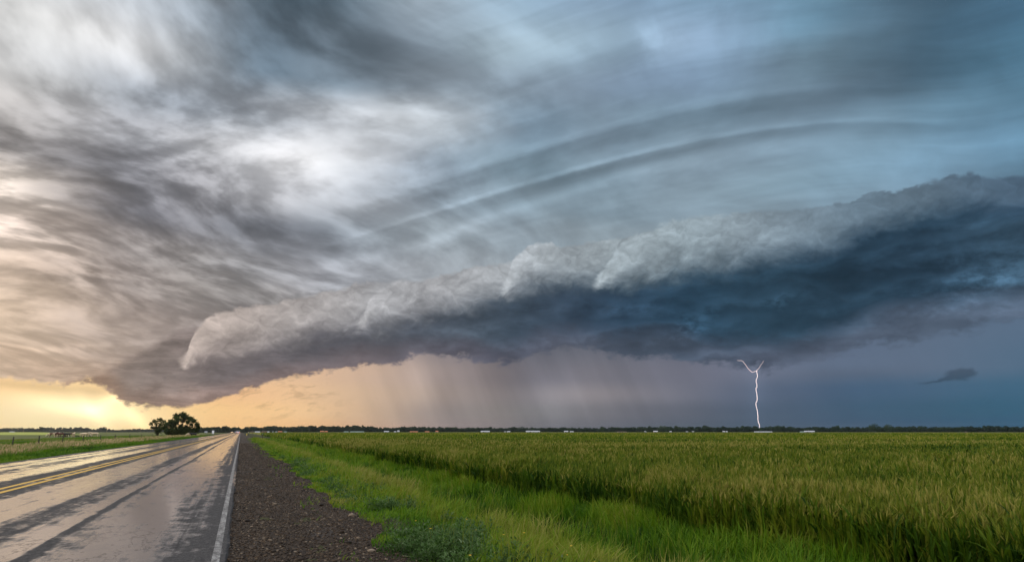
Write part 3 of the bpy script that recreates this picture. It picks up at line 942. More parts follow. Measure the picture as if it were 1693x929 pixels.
def spindle(P, x, y, z, h, w, az, lean, tint):
    """an ear: four-sided spindle on a leaning axis"""
    n = len(x)
    t = np.array([0.0, 0.22, 0.65, 1.0])
    rad = np.array([0.25, 1.0, 0.75, 0.02])
    V = np.zeros((n, 16, 3))
    cx, cy = np.cos(az), np.sin(az)
    for i in range(4):
        ax = x + cx * lean * h * t[i]
        ay = y + cy * lean * h * t[i]
        aw = z + h * t[i] * (1 - 0.35 * np.minimum(lean, 1.2))
        for k in range(4):
            a = k * math.pi / 2 + az
            V[:, i * 4 + k] = np.stack([ax + np.cos(a) * w * .5 * rad[i], ay + np.sin(a) * w * .5 * rad[i], aw], 1)
    b = (np.arange(n) * 16)[:, None]
    q = []
    for i in range(3):
        for k in range(4):
            q.append(np.concatenate([b + i * 4 + k, b + i * 4 + (k + 1) % 4, b + (i + 1) * 4 + (k + 1) % 4, b + (i + 1) * 4 + k], 1))
    P.add(V.reshape(-1, 3), np.concatenate(q), np.zeros((0, 3), int), np.repeat(np.clip(tint, 0, 1), 16))

def wheat():
    P = Pile()
    def field(n, d0, d1, a0=1.5, a1=73.0):
        x, y, d = scatter(n, d0, d1, a0, a1)
        k = x > wheat_edge(y)
        return x[k], y[k], d[k]
    # close plants: stem, leaves, ear and awns
    for n, d0, d1, lod in ((28000, 6.0, 26.0, 0), (70000, 26.0, 75.0, 1), (94000, 75.0, 420.0, 2)):
        x, y, d = field(n, d0, d1)
        if lod == 0:
            # a denser front row along the edge of the field
            m = 11000
            ye = RNG.uniform(1.0, 34, m)
            xe = wheat_edge(ye) + np.abs(RNG.normal(0, .9, m))
            x, y = np.concatenate([x, xe]), np.concatenate([y, ye])
            d = np.hypot(x, y)
        n = len(x)
        z = ground_z(x, y)
        lift = wheat_lift(x, y)
        near_edge = np.exp(-((x - wheat_edge(y)) / 0.5) ** 2)
        H = 0.72 + lift + RNG.normal(0, .06, n) + (fbm(x * 1.3, y * 1.3, 79, 3) - 0.5) * 0.22 - 0.16 * near_edge * RNG.random(n)
        az = RNG.normal(0.5, 1.1, n)
        lean = np.abs(RNG.normal(0.10, 0.07, n))
        hue = fbm(x * 0.03, y * 0.16, 77, 4) - 0.5
        sc = np.maximum(1.0, d / 13.0)
        stand = fbm(x * 1.3, y * 1.3, 79, 3) - 0.5
        tint = 0.30 + hue * 0.95 + stand * 0.8 + RNG.normal(0, .15, n) + np.clip(lift, -.12, .12) * 0.9
        ex = x + np.cos(az) * lean * H
        ey = y + np.sin(az) * lean * H
        ez = z + H * (1 - 0.28 * lean)
        eh = RNG.uniform(.085, .13, n) * np.minimum(sc ** 0.35, 2.0)
        ew = 0.021 * sc * RNG.uniform(.8, 1.2, n)
        el = np.abs(RNG.normal(0.35, 0.25, n))
        if lod == 2:
            eh = eh * np.minimum(1 + d / 300, 1.6)
            P.blades(ex, ey, ez - 0.10, eh + 0.10, ew * 1.15, az, el * 0.6, np.full(n, .5), tint + 0.24, 2)
            P.blades(x, y, z + 0.35, H * 0.75, 0.022 * sc, az + 2, RNG.uniform(.2, .5, n), np.full(n, .8), tint, 2)
            continue
        P.blades(x, y, z, H * 1.02, 0.0055 * sc, az, lean, np.full(n, .3), tint + 0.05, 2)
        for j in range(4 if lod == 0 else 2):
            f = RNG.uniform(.15, .78, n)
            fx, fy = x + np.cos(az) * lean * H * f, y + np.sin(az) * lean * H * f
            P.blades(fx, fy, z + H * f * 0.97, RNG.uniform(.20, .36, n), (0.026 if lod == 0 else 0.022) * sc * RNG.uniform(.6, 1.3, n), RNG.uniform(0, 6.28, n), np.abs(RNG.normal(0, .45, n)) + .06, RNG.uniform(.5, 1.4, n), tint - 0.06 + RNG.normal(0, .08, n), 3)
        spindle(P, ex, ey, ez - 0.012, eh, ew, az, el, tint + 0.36 + RNG.normal(0, .10, n))
        if lod == 0:
            for j in range(3):
                P.blades(ex, ey, ez + eh * 0.3, eh * RNG.uniform(1.0, 1.5, n), np.maximum(.0022, d * 0.00022), az + RNG.normal(0, .7, n), el + RNG.uniform(0, .45, n), np.full(n, .2), tint + 0.38, 1)
    return P.mesh('wheat_field')

WHEATC = [(0.0, (0.015, 0.042, 0.003)), (0.3, (0.052, 0.104, 0.006)), (0.55, (0.108, 0.146, 0.009)), (0.78, (0.160, 0.180, 0.019)), (1.0, (0.28, 0.255, 0.058))]
M_WHEAT = leafy('wheat', WHEATC, 0.42, 0.6, 0.08)
def m_canopy():
    m, g, out = material('wheat canopy')
    p, x, y, z = pos(g)
    n1 = g.noise(g.vec(x * 0.012, y * 0.06, 0.0), 1.0, 6, 0.62)
    n2 = g.noise(g.vec(x * 0.5, y * 1.0, 5.0), 1.0, 5, 0.7)
    n3 = g.noise(g.vec(x * 0.004, y * 0.03, 9.0), 1.0, 4, 0.55)
    f = n1 * 0.45 + n2 * 0.35 + n3 * 0.2
    c = g.ramp(f, [(0.38, (0.036, 0.046, 0.006)), (0.47, (0.088, 0.097, 0.014)), (0.57, (0.145, 0.140, 0.026))], 'LINEAR')
    near = g.smooth(g.m('SQRT', x * x + y * y), 25.0, 110.0)
    c = g.mixc(near, (0.040, 0.062, 0.009, 1), c)
    principled(g, out, Base_Color=c, Roughness=0.9, Specular_IOR_Level=0.1, Normal=bump(g, n2 + n1, 0.35, 0.8))
    return m
def canopy():
    """the closed mass of leaves below the ears: radial sheet, fine close by and coarse far off, standing on the field's edge"""
    bs = np.radians(np.linspace(0.25, 85, 290))
    ds = np.concatenate([np.geomspace(6.8, 120, 260), np.geomspace(124, 1240, 150)])
    B, Dd = np.meshgrid(bs, ds)
    X, Y = np.sin(B) * Dd, np.cos(B) * Dd
    keepx = wheat_edge(Y) + 2.4
    low = X < keepx
    X = np.maximum(X, keepx)
    d = np.hypot(X, Y)
    top = 0.36 + 0.26 * sstep(d, 20, 120) + wheat_lift(X, Y) * (0.5 + 0.4 * sstep(d, 20, 120))
    Z = ground_z(X, Y) + np.where(low, 0.0, top)
    nb, nd = B.shape[1], B.shape[0]
    idx = np.arange(nb * nd).reshape(nd, nb)
    q = np.stack([idx[:-1, :-1], idx[1:, :-1], idx[1:, 1:], idx[:-1, 1:]], -1).reshape(-1, 4)
    return np.stack([X, Y, Z], -1).reshape(-1, 3), q
wme = wheat()
wf = tag(link('wheat_field', wme, M_WHEAT), 'standing field of green wheat with pale ripening ears right of the road', 'wheat', kind='stuff')
cv, cq = canopy()
cm = mesh_np('leaf_mass', cv, [cq])
co = link('leaf_mass', cm, m_canopy(), wf)


tag(link('field_margin', margin(), M_GRASS), 'rank bright green grass along the foot of the wheat field', 'grass', kind='stuff')


# ------------------------------------------------------------------ left verge and pasture
def verge_left():
    P = Pile()
    n = 260000
    d = np.exp(RNG.uniform(math.log(16), math.log(330), n))
    x = -9.55 - RNG.random(n) ** 1.35 * 34
    y = d
    k = np.degrees(np.arctan2(-x, y)) < 24
    x, y = x[k], y[k]
    n = len(x)
    d = np.hypot(x, y)
    s = -9.5 - x
    z = ground_z(x, y)
    cl = fbm(x * 0.5, y * 0.25, 101, 4, .55)
    b2 = fbm(x * 0.15, y * 0.05, 105, 3)
    tan = sstep(s, 3.2, 6.0) * (1 - sstep(s, 10.5, 14))
    past = sstep(s, 10.5, 14)
    h = (0.13 + 0.34 * sstep(s, 0.3, 2.2) * cl) * (1 - tan) + tan * (0.35 + 0.40 * cl) 
    h = h * (1 - past) + past * (0.10 + 0.22 * cl)
    h *= RNG.uniform(.6, 1.25, n)
    w = np.maximum(.012, d * 0.0009) * RNG.uniform(.8, 1.4, n)
    tint = 0.36 + (cl - .5) * 0.7 + (b2 - .5) * .5 + RNG.normal(0, .08, n) + tan * RNG.choice([0.10, .62], n, p=[.35, .65]) + past * 0.22 - 0.12 * sstep(s, 1.5, 3) * (1 - tan)
    P.blades(x, y, z, h, w, RNG.normal(.4, 1.2, n), np.abs(RNG.normal(.45, .25, n)), RNG.uniform(.3, 1, n), tint, 2)
    return P.mesh('verge_grass')
tag(link('verge_grass', verge_left(), M_STRAW), 'green and straw coloured grass along the far left side of the road', 'grass', kind='stuff')

# ------------------------------------------------------------------ shape helpers
class MB:
    """collects boxes, prisms and tubes into one bmesh"""
    def __init__(self):
        self.b = bmesh.new()
    def box(self, x0, x1, y0, y1, z0, z1):
        r = bmesh.ops.create_cube(self.b, size=1.0)
        for v in r['verts']:
            v.co = Vector(((x0 + x1) / 2 + v.co.x * (x1 - x0), (y0 + y1) / 2 + v.co.y * (y1 - y0), (z0 + z1) / 2 + v.co.z * (z1 - z0)))
        return self
    def prism(self, prof, y0, y1, axis='y'):
        """profile of (a, z) points extruded along the other horizontal axis"""
        def P(a, z, t):
            return (a, t, z) if axis == 'y' else (t, a, z)
        A = [self.b.verts.new(P(a, z, y0)) for a, z in prof]
        B = [self.b.verts.new(P(a, z, y1)) for a, z in prof]
        n = len(prof)
        for i in range(n):
            self.b.faces.new((A[i], A[(i + 1) % n], B[(i + 1) % n], B[i]))
        self.b.faces.new(A[::-1]); self.b.faces.new(B)
        return self
    def tube(self, pts, rad, seg=6):
        pts = [Vector(p) for p in pts]
        rad = rad if isinstance(rad, (list, tuple)) else [rad] * len(pts)
        rings = []
        for i, p in enumerate(pts):
            d = (pts[min(i + 1, len(pts) - 1)] - pts[max(i - 1, 0)]).normalized()
            u = d.orthogonal().normalized()
            if abs(d.z) < 0.95:
                u = d.cross(Vector((0, 0, 1))).normalized()
            else:
                u = Vector((1, 0, 0)) - d * d.x
                u.normalize()
            w = d.cross(u)
            rings.append([self.b.verts.new(p + (u * math.cos(k * 2 * math.pi / seg) + w * math.sin(k * 2 * math.pi / seg)) * rad[i]) for k in range(seg)])
        for a, c in zip(rings, rings[1:]):
            for k in range(seg):
                self.b.faces.new((a[k], a[(k + 1) % seg], c[(k + 1) % seg], c[k]))
        self.b.faces.new(rings[0][::-1]); self.b.faces.new(rings[-1])
        return self
    def build(self, name, mat, parent=None, bevel=0.0, smooth=False):
        bmesh.ops.recalc_face_normals(self.b, faces=self.b.faces)
        if bevel:
            bmesh.ops.bevel(self.b, geom=list(self.b.edges), offset=bevel, segments=2, affect='EDGES', profile=0.5)
        me = D.meshes.new(name)
        self.b.to_mesh(me)
        self.b.free()
        if smooth:
            me.polygons.foreach_set('use_smooth', np.ones(len(me.polygons), bool))
        return link(name, me, mat, parent)

def empty(name, loc, rz=0.0, label=None, cat=None, group=None):
    o = D.objects.new(name, None)
    o.empty_display_size = 0.3
    COL.objects.link(o)
    o.location = loc
    o.rotation_euler = (0, 0, rz)
    return tag(o, label, cat, group)

def face_cam(p):
    """turn a thing built looking along -Y so that it looks back at the road's near end"""
    return math.atan2(-p.x, p.y)

def gz(p):
    return float(ground_z(np.array([p.x]), np.array([p.y]))[0])


# ------------------------------------------------------------------ trees
M_LEAF = leafy('tree leaves', [(0, (0.022, 0.038, 0.011)), (0.5, (0.046, 0.070, 0.016)), (1, (0.095, 0.115, 0.025))], 0.5, 0.5, 0.2)
M_FAR = leafy('far woodland leaves', [(0, (0.010, 0.024, 0.015)), (0.5, (0.022, 0.045, 0.024)), (1, (0.052, 0.080, 0.030))], 0.2, 0.7, 0.1)
M_BARK = plain('bark', (0.045, 0.035, 0.026), 0.9, 0.4, 2.0)

def leaf_faces(c, s, n_seed=0):
    """a leaf-sized quad, turned at random, at each centre"""
    n = len(c)
    a = RNG.normal(size=(n, 3)); a /= np.linalg.norm(a, axis=1)[:, None]
    b = np.cross(a, RNG.normal(size=(n, 3))); b /= np.linalg.norm(b, axis=1)[:, None]
    s = s[:, None]
    V = np.stack([c - a * s, c - b * s * .55, c + a * s, c + b * s * .55], 1)
    F = np.arange(n * 4).reshape(n, 4)
    return V.reshape(-1, 3), F

def roadside_tree(name, loc, clumps, stems, seed, label, leaf=0.22, per=330):
    """trunk and limbs carrying separate clumps of leaves; clumps: (x, z, radius, flattening) seen from the road"""
    rng = np.random.default_rng(seed)
    root = empty(name, loc, face_cam(loc), label, 'tree', None)
    m = MB()
    for st in stems:
        m.tube([p for p, r in st], [r for p, r in st], 7)
    Vs, tint = [], []
    for (cx, cz, r, fl) in clumps:
        cy = rng.normal(0, 0.55) * min(2.4, 1.0 + cz * 0.18)
        n = int(per * r * r)
        d = rng.normal(size=(n, 3)); d /= np.linalg.norm(d, axis=1)[:, None]
        k = r * rng.random(n) ** 0.45
        lump = 0.75 + 0.5 * np.abs(np.sin(d[:, 0] * 5 + seed) * np.sin(d[:, 2] * 4 + cx * 3) + 0.3 * rng.normal(size=n))
        p = np.stack([cx + d[:, 0] * k * lump, cy + d[:, 1] * k * lump * 1.1, cz + d[:, 2] * k * lump * fl], 1)
        Vs.append(p)
        tint.append(np.clip(0.45 + rng.normal(0, .18) + rng.normal(0, .2, n), 0, 1))
        # a twig out to each clump
        a = Vector((cx * .25, 0, max(1.0, cz * .45)))
        m.tube([a, Vector((cx * .7, cy * .7, cz * .8)), Vector((cx, cy, cz))], [.10, .06, .02], 5)
    tr = m.build('trunk', M_BARK, root, smooth=True)
    P = np.concatenate(Vs)
    P = P[P[:, 2] > 0.15]
    V, F = leaf_faces(P, rng.uniform(.6, 1.3, len(P)) * leaf)
    link('crown', mesh_np('crown', V, [F], np.repeat(np.resize(np.concatenate(tint), len(P)), 4)), M_LEAF, root)
    return root

def px2m(d): return d / PHW / math.cos(R(14))      # metres per photograph pixel at distance d, near the road

TD = 285.0
pm = TD / 1210.0
# big tree: column 273-325, top 686, ground 719
c0 = at(298, TD); c0.z = -0.35
rngt = random.Random(3)
def P2(x, y): return ((x - 298) * pm, (720.0 - y) * pm)
big = []
for (x, y, r, fl) in [(290, 689.5, 5, .8), (299, 688, 6, .8), (304, 691, 5, .8), (311, 693, 4.5, .8), (293, 694, 5, .9), (284, 698, 5, .8), (279, 702, 4.5, .8), (276, 706, 3.5, .8), (300, 696, 4, .7), (308, 698, 4, .9),
                      (316, 696.5, 4, .8), (321, 702, 4, 1.0), (323, 706, 3.4, 1.0), (313, 702, 3.0, .8), (287, 703, 5, .9), (291, 699, 4, .9), (282, 710, 6, .9), (290, 712, 7, .9), (298, 711, 7, .9), (306, 712, 7.5, .9), (314, 711, 6.5, .9), (320, 711.5, 5, .9),
                      (298, 704, 3.2, .8), (285, 716, 5, .6), (296, 716.5, 6, .6), (308, 716.5, 6, .6), (316, 715, 5, .7), (305, 705.5, 3.5, .7), (279, 713, 4, .9)]:
    X, Z = P2(x, y)
    big.append((X, Z, r * pm * 1.12, min(1.0, fl * 1.05)))
roadside_tree('broadleaf_tree', c0, big, [[((0, 0, -.2), .42), ((.1, 0, 1.6), .34), ((.4, .1, 4.0), .2), ((.6, 0, 6.6), .06)], [((-.3, 0, -.2), .3), ((-1.2, .2, 2.4), .2), ((-2.6, .3, 4.6), .06)], [((.3, 0, -.2), .3), ((1.6, -.2, 2.2), .2), ((3.4, -.2, 4.0), .06)]],
              11, 'big spreading dark tree on the left beside the highway')
c1 = at(261.5, TD + 4); c1.z = -0.35
sm = []
for (x, y, r, fl) in [(255, 697, 3.6, .8), (262, 695, 4, .8), (268, 698, 3.6, .8), (250.5, 701, 3, .8), (258, 701, 3.2, .9), (265, 702, 3.4, .9), (271, 702, 2.8, .9), (261, 706, 3.4, .9), (256, 707, 3.4, .8), (266, 707.5, 3.6, .8), (260, 711, 3.8, .9), (264, 712, 3.2, .9), (270, 708, 3.0, .8), (252, 706.5, 2.4, .8), (260, 715, 3.0, .9)]:
    sm.append(((x - 261.5) * pm, (720 - y) * pm, r * pm * 1.2, fl))
roadside_tree('broadleaf_tree', c1, sm, [[((0, 0, -.2), .26), ((0, 0, 1.6), .2), ((.2, 0, 3.2), .12), ((.1, 0, 5.2), .04)], [((0, 0, 1.0), .15), ((-1.0, 0, 2.8), .1), ((-2.0, 0, 4.2), .03)], [((0, 0, 1.0), .15), ((1.0, 0, 2.8), .1), ((1.9, 0, 4.0), .03)]],
              5, 'small round open crowned tree left of the big spreading tree', per=200)


# ------------------------------------------------------------------ woods along the horizon
def crown_np(rng, cx, cy, base, h, w, n, leaf, low=0.12):
    """leaf clumps through the volume of one far crown: rounded head, uneven outline"""
    heads = rng.integers(3, 6)
    pts, shade = [], []
    for k in range(heads):
        a = rng.uniform(0, 6.28)
        ox, oy = math.cos(a) * w * .28, math.sin(a) * w * .28
        oz = h * rng.uniform(.45, .74)
        r = w * rng.uniform(.28, .42)
        m = n // heads
        d = rng.normal(size=(m, 3)); d /= np.linalg.norm(d, axis=1)[:, None]
        kk = r * rng.random(m) ** .4
        p = np.stack([cx + ox + d[:, 0] * kk, cy + oy + d[:, 1] * kk, base + oz + d[:, 2] * np.minimum(kk, h - oz)], 1)
        pts.append(p)
        shade.append(np.full(m, rng.normal(0, .12)))
    m = n // 3
    p = np.stack([cx + rng.normal(0, w * .3, m), cy + rng.normal(0, w * .3, m), base + rng.uniform(0, .55, m) * h], 1)
    pts.append(p); shade.append(np.full(m, -.1))
    return np.concatenate(pts), np.concatenate(shade)

def wood(name, label, px0, px1, top_fn, dist, seed, step=4.2, rows=3, depth=11.0):
    """one belt of trees too far off to tell apart; top_fn gives the photographed tree-top row for a column"""
    rng = np.random.default_rng(seed)
    P, T = [], []
    for r in range(rows):
        px = px0
        while px < px1:
            b = R(YAW + ae(px, 713)[0])
            dd = dist + r * depth + rng.normal(0, 4)
            mpp = dd / PHW / (1 / math.cos(R(ae(px, 713)[0]))) ** 1 * 1.0
            mpp = dd * (R(ae(px + 1, 713)[0]) - R(ae(px, 713)[0]))
            h = (713.3 - top_fn(px)) * mpp * rng.choice([.58, .8, .95, 1.1, 1.22]) * rng.uniform(.93, 1.05) + 2.2
            w = rng.uniform(.75, 1.15) * 7.0
            p, s = crown_np(rng, math.sin(b) * dd, math.cos(b) * dd, -0.4, h, w, 330, 1.0)
            P.append(p); T.append(0.42 + s + rng.normal(0, .1) + rng.normal(0, .12, len(s)))
            px += step / mpp * rng.uniform(.6, 1.2)
    P, T = np.concatenate(P), np.concatenate(T)
    V, F = leaf_faces(P, rng.uniform(.5, 1.0, len(P)) * 1.3 * (dist / 1300) ** .5)
    # the dark interior that closes the belt
    o = link(name, mesh_np(name, V, [F], np.repeat(np.clip(T, 0, 1), 4)), M_FAR)
    return tag(o, label, 'woods', kind='stuff')

def poly(pts):
    xs_, ys_ = [p[0] for p in pts], [p[1] for p in pts]
    return lambda x: float(np.interp(x, xs_, ys_))

WD = 1300.0
wood('distant_wood', 'dark belt of woodland along the horizon behind the wheat field', 401, 700,
     poly([(401, 709), (406, 706), (412, 704.5), (420, 705.5), (432, 706.5), (440, 705), (455, 704), (470, 705), (490, 703.5), (530, 703), (560, 703.5), (600, 703.5), (625, 705.5), (640, 706.5), (660, 705.5), (690, 705.5), (700, 706)]), WD, 21)
wood('distant_wood', 'low dark belt of woodland on the horizon under the rain curtain', 695, 1110,
     poly([(695, 706), (740, 706.5), (780, 707), (800, 708), (830, 707.5), (900, 708), (1000, 707.5), (1060, 707), (1110, 706)]), WD, 22)
wood('distant_wood', 'dark belt of woodland on the horizon behind the lightning bolt', 1105, 1700,
     poly([(1105, 706.5), (1150, 705), (1170, 703.5), (1190, 705.5), (1240, 705), (1280, 704.5), (1310, 704.5), (1350, 705.5), (1400, 705.5), (1460, 705), (1500, 704.5), (1560, 705.5), (1600, 705), (1620, 703.5), (1660, 703), (1700, 704.5)]), WD, 23, step=5.5)
wood('distant_wood', 'hazy blue grey woodland along the horizon far left of the road', -25, 250,
     poly([(-25, 706), (40, 705.5), (60, 705), (90, 704.5), (120, 705), (140, 703.8), (146, 706), (150, 709), (158, 708), (170, 705), (176, 707), (182, 709.5), (200, 710), (215, 708.5), (225, 707.5), (240, 708.5), (250, 709)]), 2750.0, 24, step=8, depth=25)
wood('distant_wood', 'dark clump of woodland left of where the road vanishes', 325, 396,
     poly([(325, 708), (335, 706.5), (355, 706), (362, 705.5), (370, 704.5), (385, 704.3), (390, 705), (394, 708), (396, 710)]), 1250.0, 25)
wood('distant_wood', 'thin low line of far trees behind the two roadside trees', 236, 330,
     poly([(236, 709), (260, 709), (300, 708.5), (330, 708)]), 2750.0, 26, step=8, depth=25)

def far_tree(px, top, wpx, d, label, green=0.45):
    b = at(px, d)
    mpp = d * (R(ae(px + 1, 713)[0]) - R(ae(px, 713)[0]))
    rng = np.random.default_rng(int(px * 7))
    root = empty('broadleaf_tree', (b.x, b.y, -0.3), face_cam(b), label, 'tree', 'single trees along the horizon')
    h, w = (713.4 - top) * mpp + 1.2, wpx * mpp
    p, s = crown_np(rng, 0, 0, 0, h, w, 700, 1.0)
    V, F = leaf_faces(p, rng.uniform(.45, .9, len(p)) * .85)
    link('crown', mesh_np('crown', V, [F], np.repeat(np.clip(green + s + rng.normal(0, .15, len(s)), 0, 1), 4)), M_FAR, root)
    MB().tube([(0, 0, -.3), (.1, 0, h * .3), (0, .1, h * .7)], [.4, .3, .1], 6).build('trunk', M_BARK, root, smooth=True)
    return root

for a in [
    (67, 700.5, 7, 2000, 'lone tree standing above the hazy wood over the pale field', .35),
    (439, 703, 8, 1240, 'round tree above the long white shed near the road', .4),
    (450, 702.6, 8, 1240, 'tree rising over the orange roofed house near the road', .4),
    (593, 701.6, 5, 1260, 'narrow pointed tree top over the pale green roofed house', .35),
    (812, 705, 10, 1180, 'round tree just right of the white shed under the rain curtain', .35),
    (850, 705, 10, 1180, 'round dark tree right of two tiny white sheds', .35),
    (863, 704.6, 15, 1190, 'broad dark tree at the left end of the long white barn', .35),
    (909, 705, 8, 1180, 'small round tree right of the long white barn', .35),
    (931, 705, 8, 1180, 'round tree behind the small white hut in mid field', .35),
    (949, 705, 6, 1180, 'small tree right of the small white hut in mid field', .35),
    (994, 704.2, 13, 1180, 'broad light green tree left of the low tan shed', .6),
    (1011, 704, 8, 1180, 'round tree at the left end of the low tan shed', .4),
    (1035, 703.8, 7, 1180, 'dark round tree at the right end of the low tan shed', .35),
    (1060, 703.2, 9, 1180, 'round tree above a tiny white hut', .35),
    (1075, 703, 10, 1190, 'round bluish tree left of the pinkish white house', .4),
    (1096, 703, 13, 1180, 'broad green tree right of the pinkish white house', .6),
    (1119, 701.2, 9, 1170, 'tallest round tree between the pinkish house and the lightning', .45),
    (1166, 701.8, 9, 1200, 'tree on the rise left of the lightning', .4),
    (1285, 700.6, 10, 1150, 'light green tree right of the long low white barn', .6),
    (1297, 702, 7, 1160, 'small dark tree above the gap before the white house', .35),
    (1307, 701.8, 6, 1160, 'narrow tree left of the white house with brown door', .4),
    (1383, 699.6, 10, 1150, 'green tree right of the white house with brown door', .55),
    (1445, 697.6, 16, 1120, 'largest domed tree on the right hand horizon', .6),
    (1469, 698.8, 12, 1130, 'tall green tree right of the largest domed tree', .65),
    (1488, 702.2, 9, 1150, 'low spreading tree in the far right treeline', .45),
    (1523, 701.2, 8, 1150, 'round topped tree standing alone at the far right', .45),
    (169, 703.6, 13, 2200, 'rounded tree at the end of the hazy wood behind the cattle', .35),
]:
    far_tree(*a)


# ------------------------------------------------------------------ buildings on the horizon
WALLS = {'pale': plain('weathered pale wall', (0.24, 0.25, 0.26), 0.7, .1, .3), 'white': plain('white wall', (0.42, 0.43, 0.45), 0.7, .1, .3), 'grey': plain('grey wall', (0.26, 0.29, 0.31), 0.7, .1, .3), 'orange': plain('sunset tinted wall', (0.42, 0.15, 0.06), 0.8, .15, .5),  # the orange wall has low sunset light painted into its colour
         'tan': plain('tan wall', (0.50, 0.40, 0.22), 0.8, .1, .4), 'cream': plain('cream wall', (0.52, 0.44, 0.26), 0.7, .05, .4), 'pink': plain('pinkish white wall', (0.46, 0.36, 0.33), 0.7, .05, .4), 'green': plain('pale green wall', (0.14, 0.20, 0.18), 0.7, .1, .4)}
M_ROOFD = plain('dark brown roof', (0.06, 0.035, 0.025), 0.8, .2, .6)
M_ROOFO = plain('sunset tinted roof', (0.34, 0.12, 0.05), 0.8, .2, .6)  # sunset glow painted into the roof colour
M_ROOFW = plain('white metal roof', (0.32, 0.33, 0.36), 0.5, .06, .4)
M_ROOFG = plain('pale green metal roof', (0.16, 0.22, 0.20), 0.6, .08, .4)
M_ROOFP = plain('weathered pale roof', (0.17, 0.18, 0.19), 0.7, .1, .4)
M_DOOR = plain('dark door', (0.06, 0.035, 0.03), 0.7, .1)
M_PANE = plain('dark window glass', (0.03, 0.035, 0.045), 0.2, .1)
def building(px0, px1, top, wall, roof, label, cat='shed', d=1000.0, name='farm_shed', doors=1, windows=2, bot=713.7):
    px = (px0 + px1) / 2
    b = at(px, d)
    mpp = d * (R(ae(px + .5, 713)[0]) - R(ae(px - .5, 713)[0]))
    w, h = (px1 - px0) * mpp, max(1.9, (bot - top) * mpp * 0.64 + 0.65)
    dep = min(9.0, max(3.5, w * .6))
    root = empty(name, (b.x, b.y, -0.27), face_cam(b), label, cat, 'farm buildings along the horizon')
    eave = h * .62
    MB().box(-w / 2, w / 2, -dep / 2, dep / 2, 0, eave).build('wall', WALLS[wall], root)
    MB().prism([(-dep / 2 - .35, eave - .1), (0, h), (dep / 2 + .35, eave - .1), (dep / 2 + .3, eave - .25), (0, h - .22), (-dep / 2 - .3, eave - .25)], -w / 2 - .3, w / 2 + .3, 'x').build('roof', roof, root)
    for s in (-1, 1):
        MB().prism([(-dep / 2, eave), (dep / 2, eave), (0, h - .25)], s * (w / 2 - .12), s * (w / 2 - .02), 'x').build('gable', WALLS[wall], root)
    for k in range(doors):
        x = -w * .18 if doors == 1 else -w / 2 + w * (k + .5) / doors
        MB().box(x - min(1.1, w * .1), x + min(1.1, w * .1), -dep / 2 - .06, -dep / 2 + .1, 0, min(2.3, eave * .85)).build('door', M_DOOR, root)
    for k in range(windows):
        x = w * (.08 + .32 * k / max(1, windows - 1))
        MB().box(x - .45, x + .45, -dep / 2 - .05, -dep / 2 + .1, eave * .42, eave * .8).build('window', M_PANE, root)
    return root

